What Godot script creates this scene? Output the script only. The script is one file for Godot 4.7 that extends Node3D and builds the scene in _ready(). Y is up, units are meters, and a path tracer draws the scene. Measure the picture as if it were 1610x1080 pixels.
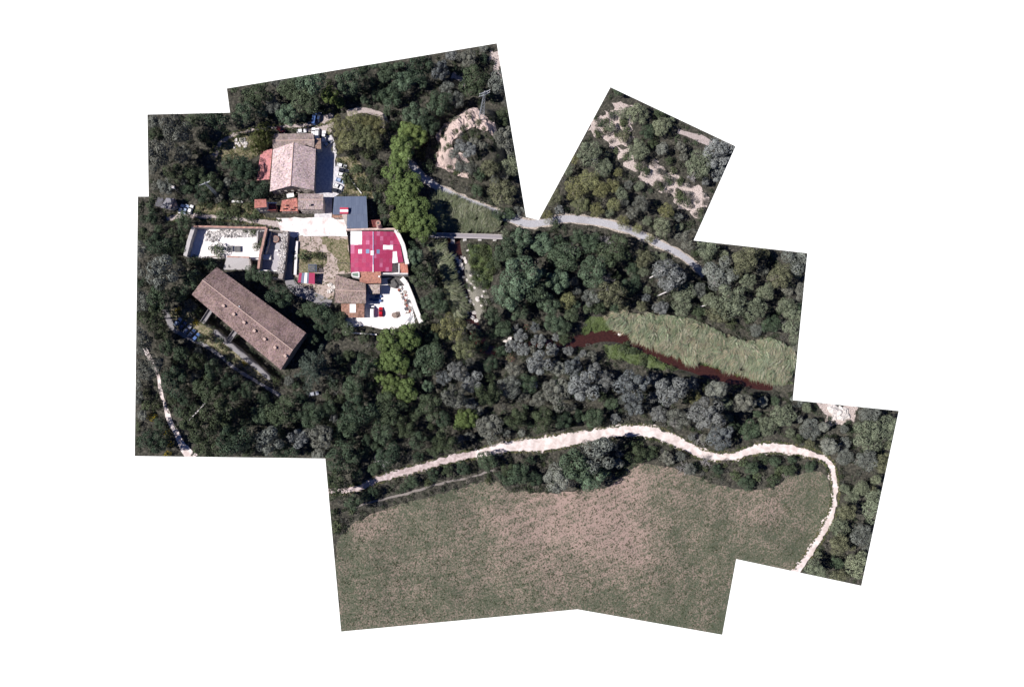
extends Node3D
# An aerial view of a mill hamlet, a wooded valley with a red-brown stream, and a stubble field, standing on a white blank.
const S := 3.6                      # photo pixels per metre on the ground
const FOOT := Vector2(700, 650)     # the pixel straight below the camera
const HIGH := 333.33                # camera height in metres
var rng := RandomNumberGenerator.new()
var used := {}
var mats := {}
var outline_px := [[356,139],[781,68],[827,341],[847,346],[960,137],[1157,230],[1091,378],[1270,398],[1247,629],[1414,646],[1355,921],[1158,879],[1136,998],[908,958],[536,993],[511,721],[211,717],[216,309],[233,309],[231,180],[361,177]]
# how far each rim of the land leans inwards, metres per metre of height (from the first corner on)
var rim_slope := [0.46,0.15,0.26,0.01,0.48,0.2,0.26,0.45,0.06,0.58,0.11,0.41,0.22,0.27,0.16,0.06,0.41,0.28,0.39,0.39,0.23]
var outline := PackedVector2Array()
var rims := []
var tracks := {}
var regions := {}
var hgrid := PackedFloat32Array()
var HX0 := -170.0
var HZ0 := -135.0
const HW := 345
const HH := 270
var noise := FastNoiseLite.new()
var leafy := {}

# ---------------------------------------------------------------- places
func flat(px: float, py: float) -> Vector2:
	return Vector2((px - 805.0) / S, (py - 540.0) / S)
func at(px: float, py: float, y := 0.0) -> Vector3:
	var f := flat(FOOT.x, FOOT.y)
	var p := f + (flat(px, py) - f) * ((HIGH - y) / HIGH)
	return Vector3(p.x, y, p.y)
func on_ground(px: float, py: float) -> Vector3:
	var p := at(px, py)
	for i in 3:
		p = at(px, py, ground_y(p.x, p.z))
	return p
func line_dist(p: Vector2, line: PackedVector2Array) -> float:
	var best := 1e9
	for i in line.size() - 1:
		var q := Geometry2D.get_closest_point_to_segment(p, line[i], line[i + 1])
		best = minf(best, p.distance_squared_to(q))
	return sqrt(best)
func poly_px(list: Array) -> PackedVector2Array:
	var o := PackedVector2Array()
	for q in list: o.append(Vector2(q[0], q[1]))
	return o
func poly_flat(list: Array) -> PackedVector2Array:
	var o := PackedVector2Array()
	for q in list: o.append(flat(q[0], q[1]))
	return o
func band(list: Array, extra := 0.0) -> PackedVector2Array:      # a road's outline from its middle line [x, y, width]
	var pts := smooth_line(list)
	var l := PackedVector2Array(); var r := PackedVector2Array()
	for i in pts.size():
		var a = pts[maxi(i - 1, 0)]; var b = pts[mini(i + 1, pts.size() - 1)]
		var d := Vector2(b[0] - a[0], b[1] - a[1]).normalized()
		var n := Vector2(-d.y, d.x) * (float(pts[i][2]) * 0.5 + extra)
		l.append(Vector2(pts[i][0], pts[i][1]) + n); r.append(Vector2(pts[i][0], pts[i][1]) - n)
	r.reverse(); l.append_array(r)
	return l
func smooth_line(list: Array) -> Array:
	var out := []
	for i in list.size() - 1:
		var p0 = list[maxi(i - 1, 0)]; var p1 = list[i]; var p2 = list[i + 1]; var p3 = list[mini(i + 2, list.size() - 1)]
		for k in 4:
			var t := k / 4.0
			var q := []
			for c in 3: q.append(cubic_interpolate(p1[c], p2[c], p0[c], p3[c], t))
			out.append(q)
	out.append(list[-1])
	return out
func to_flat(p: PackedVector2Array) -> PackedVector2Array:
	var o := PackedVector2Array()
	for q in p: o.append(flat(q.x, q.y))
	return o
func rough(p: PackedVector2Array, step: float, amount: float) -> PackedVector2Array:   # an uneven outline, metres
	var o := PackedVector2Array()
	for i in p.size():
		var a := p[i]; var b := p[(i + 1) % p.size()]
		var n := maxi(1, int(a.distance_to(b) / step))
		for k in n:
			var q := a.lerp(b, float(k) / n)
			o.append(q + Vector2(noise.get_noise_2d(q.x * 9.0, q.y * 9.0), noise.get_noise_2d(q.x * 9.0 + 500.0, q.y * 9.0)) * amount * 2.0)
	var best := o; var most := 0.0
	for piece in Geometry2D.offset_polygon(o, 0.02):
		var ar := 0.0
		for i in piece.size(): ar += piece[i].cross(piece[(i + 1) % piece.size()])
		if absf(ar) > most:
			most = absf(ar); best = piece
	return best

# ---------------------------------------------------------------- nodes and tags
func numbered(called: String) -> String:
	var n: int = used.get(called, 0)
	used[called] = n + 1
	return called if n == 0 else "%s_%03d" % [called, n]
func tag(o: Node, label: String, category: String, group := "") -> Node:
	o.set_meta("label", label); o.set_meta("category", category)
	if group != "": o.set_meta("group", group)
	return o
func thing(called: String, label: String, category: String, where := Vector3.ZERO, turn := 0.0, group := "") -> Node3D:
	var o := Node3D.new(); o.name = numbered(called); add_child(o)
	o.position = where; o.rotation.y = turn
	tag(o, label, category, group)
	return o
func put(called: String, mesh: Mesh, m: Material, parent: Node = null) -> MeshInstance3D:
	var o := MeshInstance3D.new(); o.mesh = mesh
	if m and mesh.get_surface_count() > 0: mesh.surface_set_material(0, m)
	if parent == null:
		o.name = numbered(called); add_child(o)
	else:
		o.name = called; parent.add_child(o, true)
	return o
func setting(called: String, mesh: Mesh, m: Material) -> MeshInstance3D:
	var o := put(called, mesh, m)
	o.set_meta("kind", "structure")
	return o

# ---------------------------------------------------------------- materials
func lin(r: float, g: float, b: float) -> Color:
	return Color(r, g, b).linear_to_srgb()
func plain(key: String, r: float, g: float, b: float, roughness := 0.85, metal := 0.0) -> StandardMaterial3D:
	if mats.has(key): return mats[key]
	var m := StandardMaterial3D.new()
	m.albedo_color = lin(r, g, b); m.roughness = roughness; m.metallic = metal
	mats[key] = m
	return m
func noisy(key: String, cols: Array, tile: float, freq := 0.03, roughness := 0.95, bump := 0.0, octaves := 5) -> StandardMaterial3D:
	if mats.has(key): return mats[key]
	var m := StandardMaterial3D.new()
	var n := FastNoiseLite.new(); n.seed = hash(key) % 10000; n.frequency = freq; n.fractal_octaves = octaves; n.noise_type = FastNoiseLite.TYPE_SIMPLEX_SMOOTH
	n.fractal_gain = 0.62
	var g := Gradient.new()
	var offs := PackedFloat32Array(); var cc := PackedColorArray()
	for i in cols.size():
		offs.append(0.18 + 0.64 * float(i) / maxf(1, cols.size() - 1)); cc.append(lin(cols[i][0], cols[i][1], cols[i][2]))
	g.offsets = offs; g.colors = cc
	var t := NoiseTexture2D.new(); t.width = 512; t.height = 512; t.seamless = true; t.noise = n; t.color_ramp = g; t.normalize = true
	m.albedo_texture = t; m.roughness = roughness
	m.uv1_triplanar = true; m.uv1_world_triplanar = true; m.uv1_scale = Vector3.ONE / tile
	if bump > 0.0:
		var b := NoiseTexture2D.new(); b.width = 512; b.height = 512; b.seamless = true; b.noise = n; b.as_normal_map = true; b.bump_strength = bump
		m.normal_enabled = true; m.normal_texture = b
	mats[key] = m
	return m
func tinted(key: String, roughness := 0.9, back := 0.0) -> StandardMaterial3D:    # colour comes with the vertices or the copies
	if mats.has(key): return mats[key]
	var m := StandardMaterial3D.new()
	m.vertex_color_use_as_albedo = true; m.roughness = roughness; m.cull_mode = BaseMaterial3D.CULL_DISABLED
	m.specular_mode = BaseMaterial3D.SPECULAR_SCHLICK_GGX
	m.metallic_specular = 0.25
	if back > 0.0:
		m.backlight_enabled = true; m.backlight = Color(back, back, back * 0.6)
	mats[key] = m
	return m

# ---------------------------------------------------------------- shapes
func st_new() -> SurfaceTool:
	var st := SurfaceTool.new(); st.begin(Mesh.PRIMITIVE_TRIANGLES); st.set_smooth_group(-1)
	return st
func tri(st: SurfaceTool, a: Vector3, b: Vector3, c: Vector3) -> void:
	st.add_vertex(a); st.add_vertex(b); st.add_vertex(c)
func quad(st: SurfaceTool, a: Vector3, b: Vector3, c: Vector3, d: Vector3) -> void:
	tri(st, a, b, c); tri(st, a, c, d)
func done(st: SurfaceTool) -> ArrayMesh:
	st.generate_normals()
	return st.commit()
func hexa(st: SurfaceTool, b: Array, t: Array) -> void:      # eight corners: bottom ring, top ring
	quad(st, t[0], t[1], t[2], t[3]); quad(st, b[3], b[2], b[1], b[0])
	for i in 4:
		var j := (i + 1) % 4
		quad(st, b[i], b[j], t[j], t[i])
func box(st: SurfaceTool, c: Vector3, s: Vector3, turn := 0.0) -> void:
	var x := Vector3(cos(turn), 0, -sin(turn)) * s.x * 0.5; var z := Vector3(sin(turn), 0, cos(turn)) * s.z * 0.5; var y := Vector3.UP * s.y * 0.5
	hexa(st, [c - x - z - y, c + x - z - y, c + x + z - y, c - x + z - y], [c - x - z + y, c + x - z + y, c + x + z + y, c - x + z + y])
func box_mesh(c: Vector3, s: Vector3, turn := 0.0) -> ArrayMesh:
	var st := st_new(); box(st, c, s, turn)
	return done(st)
func slab(st: SurfaceTool, top: Array, thick: float) -> void:      # a plate under four top corners
	var b := []
	for p in top: b.append(p - Vector3.UP * thick)
	hexa(st, b, top)
func tube(st: SurfaceTool, pts: Array, radii: Array, sides := 6) -> void:
	var rings := []
	for i in pts.size():
		var d: Vector3 = (pts[mini(i + 1, pts.size() - 1)] - pts[maxi(i - 1, 0)]).normalized()
		var u := d.cross(Vector3(0.31, 0.2, 0.93)).normalized(); var v := d.cross(u)
		var r := []
		for k in sides:
			var a := TAU * k / sides
			r.append(pts[i] + (u * cos(a) + v * sin(a)) * radii[i])
		rings.append(r)
	for i in pts.size() - 1:
		for k in sides:
			var k2 := (k + 1) % sides
			quad(st, rings[i][k], rings[i + 1][k], rings[i + 1][k2], rings[i][k2])
	for k in range(1, sides - 1):
		tri(st, rings[-1][0], rings[-1][k], rings[-1][k + 1]); tri(st, rings[0][0], rings[0][k + 1], rings[0][k])
func lump(radius: float, flat_y: float, uneven: float, seed_n: int) -> ArrayMesh:      # a stone or a heap
	var sm := SphereMesh.new(); sm.radius = 1.0; sm.height = 2.0; sm.radial_segments = 10; sm.rings = 6
	var arr := sm.get_mesh_arrays()
	var v: PackedVector3Array = arr[Mesh.ARRAY_VERTEX]
	var idx: PackedInt32Array = arr[Mesh.ARRAY_INDEX]
	for i in v.size():
		var q := v[i]
		var k := 1.0 + uneven * noise.get_noise_3d(q.x * 60.0 + seed_n * 77.0, q.y * 60.0, q.z * 60.0)
		v[i] = Vector3(q.x, q.y * flat_y, q.z) * radius * k
	var st := st_new()
	for i in range(0, idx.size(), 3): tri(st, v[idx[i]], v[idx[i + 1]], v[idx[i + 2]])
	return done(st)

# ---------------------------------------------------------------- the land
func ground_y(x: float, z: float) -> float:
	var fx := clampf(x - HX0, 0.0, HW - 1.001); var fz := clampf(z - HZ0, 0.0, HH - 1.001)
	var i := int(fx); var j := int(fz); var u := fx - i; var v := fz - j
	var k := j * HW + i
	return lerpf(lerpf(hgrid[k], hgrid[k + 1], u), lerpf(hgrid[k + HW], hgrid[k + HW + 1], u), v)
func ss(a: float, b: float, x: float) -> float:
	return smoothstep(a, b, x)
func within(p: Vector2, poly: PackedVector2Array) -> bool:
	var odd := false
	var j := poly.size() - 1
	for i in poly.size():
		var u := poly[i]; var v := poly[j]
		if (u.y > p.y) != (v.y > p.y) and p.x < (v.x - u.x) * (p.y - u.y) / (v.y - u.y) + u.x: odd = not odd
		j = i
	return odd
func make_heights() -> void:
	var river := PackedVector2Array()
	for q in smooth_line(tracks.river): river.append(flat(q[0], q[1]))
	var brook := poly_flat([[660,200],[668,240],[690,290],[705,340]])
	var hill := poly_flat([[736,168],[712,184],[696,198],[688,222],[690,238],[688,255],[696,262],[738,276],[790,300],[806,280],[796,210],[780,168]])
	var moat := poly_flat([[298,471],[438,589]])
	var village := poly_flat([[236,300],[400,195],[600,180],[640,360],[672,520],[600,530],[440,620],[280,560],[250,440]])
	hgrid.resize(HW * HH)
	for j in HH:
		for i in HW:
			var p := Vector2(HX0 + i, HZ0 + j)
			var y := 0.0
			if not within(p, outline):
				hgrid[j * HW + i] = 0.0
				continue
			var rim := 1e9
			for e in rims:
				rim = minf(rim, p.distance_squared_to(Geometry2D.get_closest_point_to_segment(p, e.a, e.b)))
			rim = ss(1.0, 11.0, sqrt(rim))
			if not within(p, village):
				y += noise.get_noise_2d(p.x * 1.3, p.y * 1.3) * 1.1
			else:
				var dm := line_dist(p, moat)
				y -= 4.2 * (1.0 - ss(1.9, 2.5, dm))
			if p.x > -45.0:
				var dr := line_dist(p, river)
				y -= 3.0 * (1.0 - ss(1.2, 5.2, dr))
			if p.x > -45.0 and p.x < 8.0 and p.y < -60.0:
				if within(p, hill):
					var hd := 1e9
					for k in hill.size():
						hd = minf(hd, p.distance_to(Geometry2D.get_closest_point_to_segment(p, hill[k], hill[(k + 1) % hill.size()])))
					y += 9.0 * ss(0.0, 5.0, hd) + noise.get_noise_2d(p.x * 8.0, p.y * 8.0) * 1.8 * ss(0.0, 2.0, hd)
			hgrid[j * HW + i] = y * rim
func drape(poly: PackedVector2Array, lift: float, cell := 1.0, uv_box := Rect2()) -> ArrayMesh:      # a sheet that follows the land, cut along poly
	var lo := poly[0]; var hi := poly[0]
	for q in poly:
		lo = lo.min(q); hi = hi.max(q)
	var st := SurfaceTool.new(); st.begin(Mesh.PRIMITIVE_TRIANGLES); st.set_smooth_group(0)
	var i0 := int(floor((lo.x - HX0) / cell)); var i1 := int(ceil((hi.x - HX0) / cell))
	var j0 := int(floor((lo.y - HZ0) / cell)); var j1 := int(ceil((hi.y - HZ0) / cell))
	var inside := {}
	for j in range(j0, j1 + 1):
		for i in range(i0, i1 + 1):
			inside[Vector2i(i, j)] = -1
	var edge := {}
	for k in poly.size():
		var a := poly[k]; var b := poly[(k + 1) % poly.size()]
		var n := int(a.distance_to(b) / (cell * 0.2)) + 1
		for s in n + 1:
			var q := a.lerp(b, float(s) / n)
			edge[Vector2i(int(floor((q.x - HX0) / cell)), int(floor((q.y - HZ0) / cell)))] = true
	for j in range(j0, j1):
		for i in range(i0, i1):
			var c := Vector2i(i, j)
			var x := HX0 + i * cell; var z := HZ0 + j * cell
			var sq := PackedVector2Array([Vector2(x, z), Vector2(x + cell, z), Vector2(x + cell, z + cell), Vector2(x, z + cell)])
			if edge.has(c):
				for piece in Geometry2D.intersect_polygons(sq, poly):
					var t := Geometry2D.triangulate_polygon(piece)
					for m in t.size(): add_land(st, piece[t[m]], lift, uv_box)
			elif is_in(c, inside, edge, poly, cell):
				for m in [0, 1, 2, 0, 2, 3]: add_land(st, sq[m], lift, uv_box)
	st.index(); st.generate_normals()
	return st.commit()
func is_in(c: Vector2i, known: Dictionary, edge: Dictionary, poly: PackedVector2Array, cell: float) -> bool:      # a cell off the edge is as its neighbour
	var west := c + Vector2i(-1, 0)
	if known.get(west, -1) >= 0 and not edge.has(west):
		known[c] = known[west]
	else:
		known[c] = int(within(Vector2(HX0 + (c.x + 0.5) * cell, HZ0 + (c.y + 0.5) * cell), poly))
	return known[c] == 1
func add_land(st: SurfaceTool, q: Vector2, lift: float, uv_box: Rect2) -> void:
	if uv_box.size.x > 0.0: st.set_uv((q - uv_box.position) / uv_box.size)
	st.add_vertex(Vector3(q.x, ground_y(q.x, q.y) + lift, q.y))
func clipped(p: PackedVector2Array) -> PackedVector2Array:
	var best := PackedVector2Array(); var most := 0.0
	for piece in Geometry2D.intersect_polygons(p, outline):
		var a := 0.0
		for i in piece.size(): a += piece[i].cross(piece[(i + 1) % piece.size()])
		if absf(a) > most:
			most = absf(a); best = piece
	return best
func kept(p: Vector3, near: Array) -> bool:      # within the leaning rims of the land
	if not within(Vector2(p.x, p.z), outline): return false
	for e in near:
		var q: Vector2 = Vector2(p.x, p.z) - e.a
		var t: float = q.dot(e.d)
		var d: float = -q.dot(e.n)
		if t < -0.5 or t > e.len + 0.5:
			if t > -0.5 * p.y and t < e.len + 0.5 * p.y and d >= 0.0 and d < e.slope * p.y: return false
			continue
		if d < 12.0 and d < e.slope * maxf(p.y, 0.0): return false
	return true
func rims_near(p: Vector2, reach: float) -> Array:
	var o := []
	for e in rims:
		if p.distance_to(Geometry2D.get_closest_point_to_segment(p, e.a, e.b)) < reach: o.append(e)
	return o

# ---------------------------------------------------------------- trees and plants
# each kind: half width, height, lobes, lobe size, leaf length, leaf width, droop, colour, spread of colour, look, group
var kinds := {
	"pine": {"r": 4.0, "h": 8.5, "lobes": 17, "ls": 0.33, "n": 3000, "leaf": 0.40, "wide": 0.55, "col": Color(0.140, 0.155, 0.098), "vary": 0.3, "name": "pine_tree", "look": "olive-green pine", "flat": 0.55, "cat": "pine"},
	"grey_pine": {"r": 3.8, "h": 8.5, "lobes": 16, "ls": 0.32, "n": 2600, "leaf": 0.55, "wide": 0.34, "col": Color(0.142, 0.154, 0.134), "vary": 0.35, "name": "grey_pine", "look": "greyish thin-needled pine", "flat": 0.6, "cat": "pine"},
	"oak": {"r": 3.9, "h": 7.0, "lobes": 14, "ls": 0.38, "n": 3000, "leaf": 0.40, "wide": 0.6, "col": Color(0.058, 0.081, 0.048), "vary": 0.35, "name": "evergreen_oak", "look": "evergreen oak", "flat": 0.6, "cat": "oak"},
	"poplar": {"r": 4.3, "h": 10.0, "lobes": 18, "ls": 0.33, "n": 3300, "leaf": 0.45, "wide": 0.6, "col": Color(0.082, 0.110, 0.066), "vary": 0.3, "name": "poplar_tree", "look": "mid-green poplar tree", "flat": 0.7, "cat": "poplar"},
	"silver": {"r": 3.6, "h": 8.5, "lobes": 16, "ls": 0.32, "n": 2500, "leaf": 0.55, "wide": 0.36, "col": Color(0.150, 0.158, 0.150), "vary": 0.35, "name": "silver_tree", "look": "silver-grey feathery tree", "flat": 0.65, "cat": "tree"},
	"umbrella": {"r": 4.4, "h": 9.5, "lobes": 20, "ls": 0.31, "n": 3400, "leaf": 0.36, "wide": 0.5, "col": Color(0.155, 0.160, 0.076), "vary": 0.25, "name": "stone_pine", "look": "yellowish olive stone pine", "flat": 0.45, "cat": "pine"},
	"plane": {"r": 6.0, "h": 14.0, "lobes": 26, "ls": 0.29, "n": 5200, "leaf": 0.55, "wide": 0.75, "col": Color(0.110, 0.146, 0.048), "vary": 0.28, "name": "plane_tree", "look": "tall bright green plane tree", "flat": 0.7, "cat": "plane tree"},
	"willow": {"r": 4.5, "h": 8.0, "lobes": 30, "ls": 0.3, "n": 3000, "leaf": 0.9, "wide": 0.22, "col": Color(0.105, 0.125, 0.045), "vary": 0.25, "name": "willow_tree", "look": "drooping yellow-green willow", "flat": 0.7, "droop": 1.0, "cat": "willow"},
	"cedar": {"r": 6.2, "h": 11.0, "lobes": 0, "ls": 0.2, "n": 4200, "leaf": 0.6, "wide": 0.25, "col": Color(0.078, 0.104, 0.084), "vary": 0.3, "name": "cedar_tree", "look": "large blue-green cedar with radiating feathery boughs", "flat": 0.5, "cat": "cedar"},
	"shrub": {"r": 1.7, "h": 1.9, "lobes": 9, "ls": 0.42, "n": 420, "leaf": 0.34, "wide": 0.6, "col": Color(0.070, 0.090, 0.048), "vary": 0.35, "name": "green_shrub", "look": "low rounded green shrub", "flat": 0.6, "cat": "shrub"},
	"grey_shrub": {"r": 1.7, "h": 1.7, "lobes": 9, "ls": 0.4, "n": 380, "leaf": 0.4, "wide": 0.3, "col": Color(0.135, 0.130, 0.115), "vary": 0.35, "name": "grey_shrub", "look": "low grey scrub bush", "flat": 0.55, "cat": "shrub"},
	"gorse": {"r": 1.8, "h": 1.9, "lobes": 9, "ls": 0.4, "n": 420, "leaf": 0.3, "wide": 0.5, "col": Color(0.075, 0.090, 0.035), "vary": 0.3, "name": "gorse_bush", "look": "gorse bush in yellow flower", "flat": 0.6, "cat": "bush", "bloom": Color(0.50, 0.36, 0.02)},
	"oleander": {"r": 2.2, "h": 2.8, "lobes": 12, "ls": 0.38, "n": 600, "leaf": 0.4, "wide": 0.35, "col": Color(0.095, 0.110, 0.065), "vary": 0.3, "name": "oleander_bush", "look": "oleander bush with a few pink flowers", "flat": 0.7, "cat": "bush", "bloom": Color(0.5, 0.12, 0.16)},
}
func random_dir() -> Vector3:
	var z := rng.randf_range(-1, 1); var a := rng.randf() * TAU; var r := sqrt(1.0 - z * z)
	return Vector3(r * cos(a), z, r * sin(a))
func crown_data(k: Dictionary, variant: int) -> Dictionary:      # loose leaf faces spread over the lobes of a crown; base of the tree at the origin
	rng.seed = hash(k.name) + variant * 131
	var R: float = k.r; var Hh: float = k.h
	var tall: float = R * k.flat
	var mid := Vector3(0, Hh - tall, 0)
	var centres := []; var radii := []
	if k.lobes == 0:      # boughs radiating from the stem
		for b in 34:
			var a: float = b * 2.4 + rng.randf() * 0.4
			var lvl := rng.randf()
			var reach: float = R * (1.0 - 0.75 * lvl) * rng.randf_range(0.75, 1.05)
			for s in 7:
				var f := (s + 1) / 7.0
				centres.append(Vector3(cos(a) * reach * f, Hh * (0.3 + 0.65 * lvl) - f * f * 0.9, sin(a) * reach * f)); radii.append(R * 0.13 * (1.15 - 0.6 * f))
	else:
		var tries := 0
		while centres.size() < k.lobes and tries < 900:
			tries += 1
			var d := random_dir(); d.y = d.y * 0.85 + 0.15
			var f := pow(rng.randf(), 0.3) * 0.8
			var c := mid + Vector3(d.x * R * f, d.y * tall * f, d.z * R * f)
			var lr: float = R * k.ls * rng.randf_range(0.7, 1.25)
			var ok := true
			for i in centres.size():
				if centres[i].distance_to(c) < (radii[i] + lr) * 0.48: ok = false; break
			if ok:
				centres.append(c); radii.append(lr)
	var v := PackedVector3Array(); var cols := PackedColorArray()
	var bias: float = [0.78, 1.0, 1.24, 0.92, 1.1, 0.85, 1.0][variant % 7]; var warm := rng.randf_range(-0.08, 0.08)
	var lobe_tone := []
	for i in centres.size(): lobe_tone.append(rng.randf_range(0.8, 1.2))
	var made := 0; var guard := 0
	while made < k.n and guard < k.n * 5:
		guard += 1
		var i := rng.randi() % centres.size()
		var d := random_dir()
		if d.y < -0.5: continue
		var lr: float = radii[i]
		var p: Vector3 = centres[i] + Vector3(d.x, d.y * 0.85, d.z) * lr * rng.randf_range(0.82, 1.06)
		var buried := false
		for j in centres.size():
			if j != i and centres[j].distance_squared_to(p) < radii[j] * radii[j] * 0.5: buried = true; break
		if buried: continue
		var nrm := (d + random_dir() * 0.45).normalized()
		var u := nrm.cross(random_dir()).normalized()
		if k.has("droop"): u = (Vector3(0, -1.2, 0) + random_dir() * 0.5 + d * 0.5).normalized(); nrm = (d - u * d.dot(u)).normalized()
		var w := nrm.cross(u).normalized()
		var len: float = k.leaf * rng.randf_range(0.6, 1.35); var wd: float = len * k.wide
		var c: Color = k.col * (bias * lobe_tone[i] * (1.0 + k.vary * rng.randf_range(-1.0, 1.0)))
		c.r *= 1.0 + warm; c.b *= 1.0 - warm
		if k.has("bloom") and rng.randf() < (0.4 if k.name == "gorse_bush" else 0.10): c = k.bloom * rng.randf_range(0.7, 1.1)
		c.a = 1.0
		var a0 := p - u * len * 0.5; var a1 := p + w * wd * 0.5 + nrm * len * 0.06; var a2 := p + u * len * 0.5; var a3 := p - w * wd * 0.5 + nrm * len * 0.06
		v.append(a0); v.append(a1); v.append(a2); v.append(a0); v.append(a2); v.append(a3)
		for q in 6: cols.append(c)
		made += 1
	return {"v": v, "c": cols, "tone": "dark " if bias < 0.88 else ("pale " if bias > 1.07 else "")}
func leaf_mesh(v: PackedVector3Array, c: PackedColorArray) -> ArrayMesh:
	var n := PackedVector3Array(); n.resize(v.size())
	for i in range(0, v.size(), 3):
		var q := (v[i + 2] - v[i]).cross(v[i + 1] - v[i]).normalized()
		n[i] = q; n[i + 1] = q; n[i + 2] = q
	var a := []; a.resize(Mesh.ARRAY_MAX)
	a[Mesh.ARRAY_VERTEX] = v; a[Mesh.ARRAY_NORMAL] = n; a[Mesh.ARRAY_COLOR] = c
	var m := ArrayMesh.new(); m.add_surface_from_arrays(Mesh.PRIMITIVE_TRIANGLES, a)
	return m
func trunk_mesh(k: Dictionary, variant: int) -> ArrayMesh:
	rng.seed = hash(k.name) + variant * 7 + 3
	var st := st_new()
	var Hh: float = k.h; var R: float = k.r
	var top := Vector3(rng.randf_range(-0.4, 0.4), Hh * 0.72, rng.randf_range(-0.4, 0.4)) * minf(1.0, Hh / 6.0)
	var girth := Hh * 0.022 + 0.05
	var mid := top * 0.5 + Vector3(rng.randf_range(-0.2, 0.2), 0, rng.randf_range(-0.2, 0.2)) * Hh * 0.06
	tube(st, [Vector3(0, -0.3, 0), Vector3(0, 0.1, 0), mid, top], [girth * 1.5, girth * 1.15, girth * 0.8, girth * 0.35], 7)
	for b in 5:
		var a := b * 1.26 + rng.randf() * 0.6
		var s := mid.lerp(top, b / 6.0)
		var e := s + Vector3(cos(a) * R * 0.6, R * k.flat * rng.randf_range(0.2, 0.6), sin(a) * R * 0.6)
		tube(st, [s, s.lerp(e, 0.5) + Vector3(0, -0.1 * R * 0.3, 0), e], [girth * 0.5, girth * 0.35, girth * 0.12], 5)
	return done(st)
func leaf_kind(id: String, variants: int) -> void:
	var list := []
	var k: Dictionary = kinds[id]
	for i in variants:
		var d := crown_data(k, i)
		d["mesh"] = leaf_mesh(d.v, d.c)
		d["trunk"] = trunk_mesh(k, i)
		var m := tinted("leaves", 0.75, 0.0)
		d.mesh.surface_set_material(0, m)
		d.trunk.surface_set_material(0, noisy("bark", [[0.10, 0.085, 0.07], [0.20, 0.175, 0.15]], 1.5, 0.04))
		var proto := Node3D.new()
		var t := MeshInstance3D.new(); t.name = "trunk"; t.mesh = d.trunk; proto.add_child(t)
		var c := MeshInstance3D.new(); c.name = "crown"; c.mesh = d.mesh; proto.add_child(c)
		d["proto"] = proto
		list.append(d)
	leafy[id] = list
func plant(id: String, base: Vector3, size: float, label: String, group: String, high := 1.0) -> void:
	var list: Array = leafy[id]
	var k: Dictionary = kinds[id]
	var d: Dictionary = list[rng.randi() % list.size()]
	var turn := rng.randf() * TAU
	var sc := Vector3(size, size * high * rng.randf_range(0.88, 1.1), size)
	var top: float = k.h * sc.y
	var near := rims_near(Vector2(base.x, base.z), k.r * size * 1.3 + top * 0.6 + 0.5)
	var o: Node3D
	if near.is_empty():
		o = d.proto.duplicate()
	else:
		var b := Basis(Vector3.UP, turn).scaled_local(sc)
		var v: PackedVector3Array = d.v; var c: PackedColorArray = d.c
		var v2 := PackedVector3Array(); var c2 := PackedColorArray()
		for i in range(0, v.size(), 6):
			var ok := true
			for q in [0, 1, 2, 5]:
				if not kept(base + b * v[i + q], near): ok = false; break
			if ok:
				for q in 6:
					v2.append(v[i + q]); c2.append(c[i + q])
		if v2.size() < 120: return
		o = Node3D.new()
		var whole := true
		for q in [Vector3(0, k.h, 0), Vector3(k.r * 0.7, k.h, k.r * 0.7), Vector3(-k.r * 0.7, k.h, k.r * 0.7), Vector3(k.r * 0.7, k.h, -k.r * 0.7), Vector3(-k.r * 0.7, k.h, -k.r * 0.7)]:
			if not kept(base + b * q, near): whole = false
		if whole:
			var t := MeshInstance3D.new(); t.name = "trunk"; t.mesh = d.trunk; o.add_child(t)
		var cm := MeshInstance3D.new(); cm.name = "crown"; cm.mesh = leaf_mesh(v2, c2); cm.mesh.surface_set_material(0, mats["leaves"]); o.add_child(cm)
	o.name = numbered(k.name); add_child(o)
	o.position = base; o.basis = Basis(Vector3.UP, turn).scaled_local(sc)
	tag(o, label.replace("@", d.tone if not k.look.begins_with("dense dark") else ""), k.cat, group)
func crown_at(id: String, px: float, py: float, rpx: float, where: String, high := 1.0) -> void:      # a crown seen at this pixel, this wide
	var k: Dictionary = kinds[id]
	var size: float = rpx / S / k.r
	var y: float = k.h * size * high - k.r * size * k.flat
	var p := at(px, py, y)
	var g := ground_y(p.x, p.z)
	p = at(px, py, y + g)
	if not within(Vector2(p.x, p.z), outline): return
	p.y = ground_y(p.x, p.z) - 0.05
	var big := "large " if size > 1.2 else ("small " if size < 0.75 else "")
	plant(id, p, size, "%s@%s %s" % [big, k.look, where], "%s %s" % [k.cat + "s", where], high)
func scatter(called: String, meshes: Array, spots: Array, label: String, category: String) -> void:      # uncountable growth: one object
	var i := 0
	var root: Node3D = null
	if meshes.size() > 1:
		root = Node3D.new(); root.name = numbered(called); add_child(root)
		root.set_meta("kind", "stuff"); tag(root, label, category)
	for m in meshes:
		var mine := []
		for s in spots:
			if s.v == i: mine.append(s)
		var mm := MultiMesh.new(); mm.transform_format = MultiMesh.TRANSFORM_3D; mm.use_colors = true; mm.mesh = m; mm.instance_count = mine.size()
		for q in mine.size():
			mm.set_instance_transform(q, mine[q].t); mm.set_instance_color(q, mine[q].c)
		var o := MultiMeshInstance3D.new(); o.multimesh = mm
		if root:
			o.name = called + "_patch"; root.add_child(o, true)
		else:
			o.name = numbered(called); add_child(o); tag(o, label, category)
		o.set_meta("kind", "stuff")
		i += 1
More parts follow.
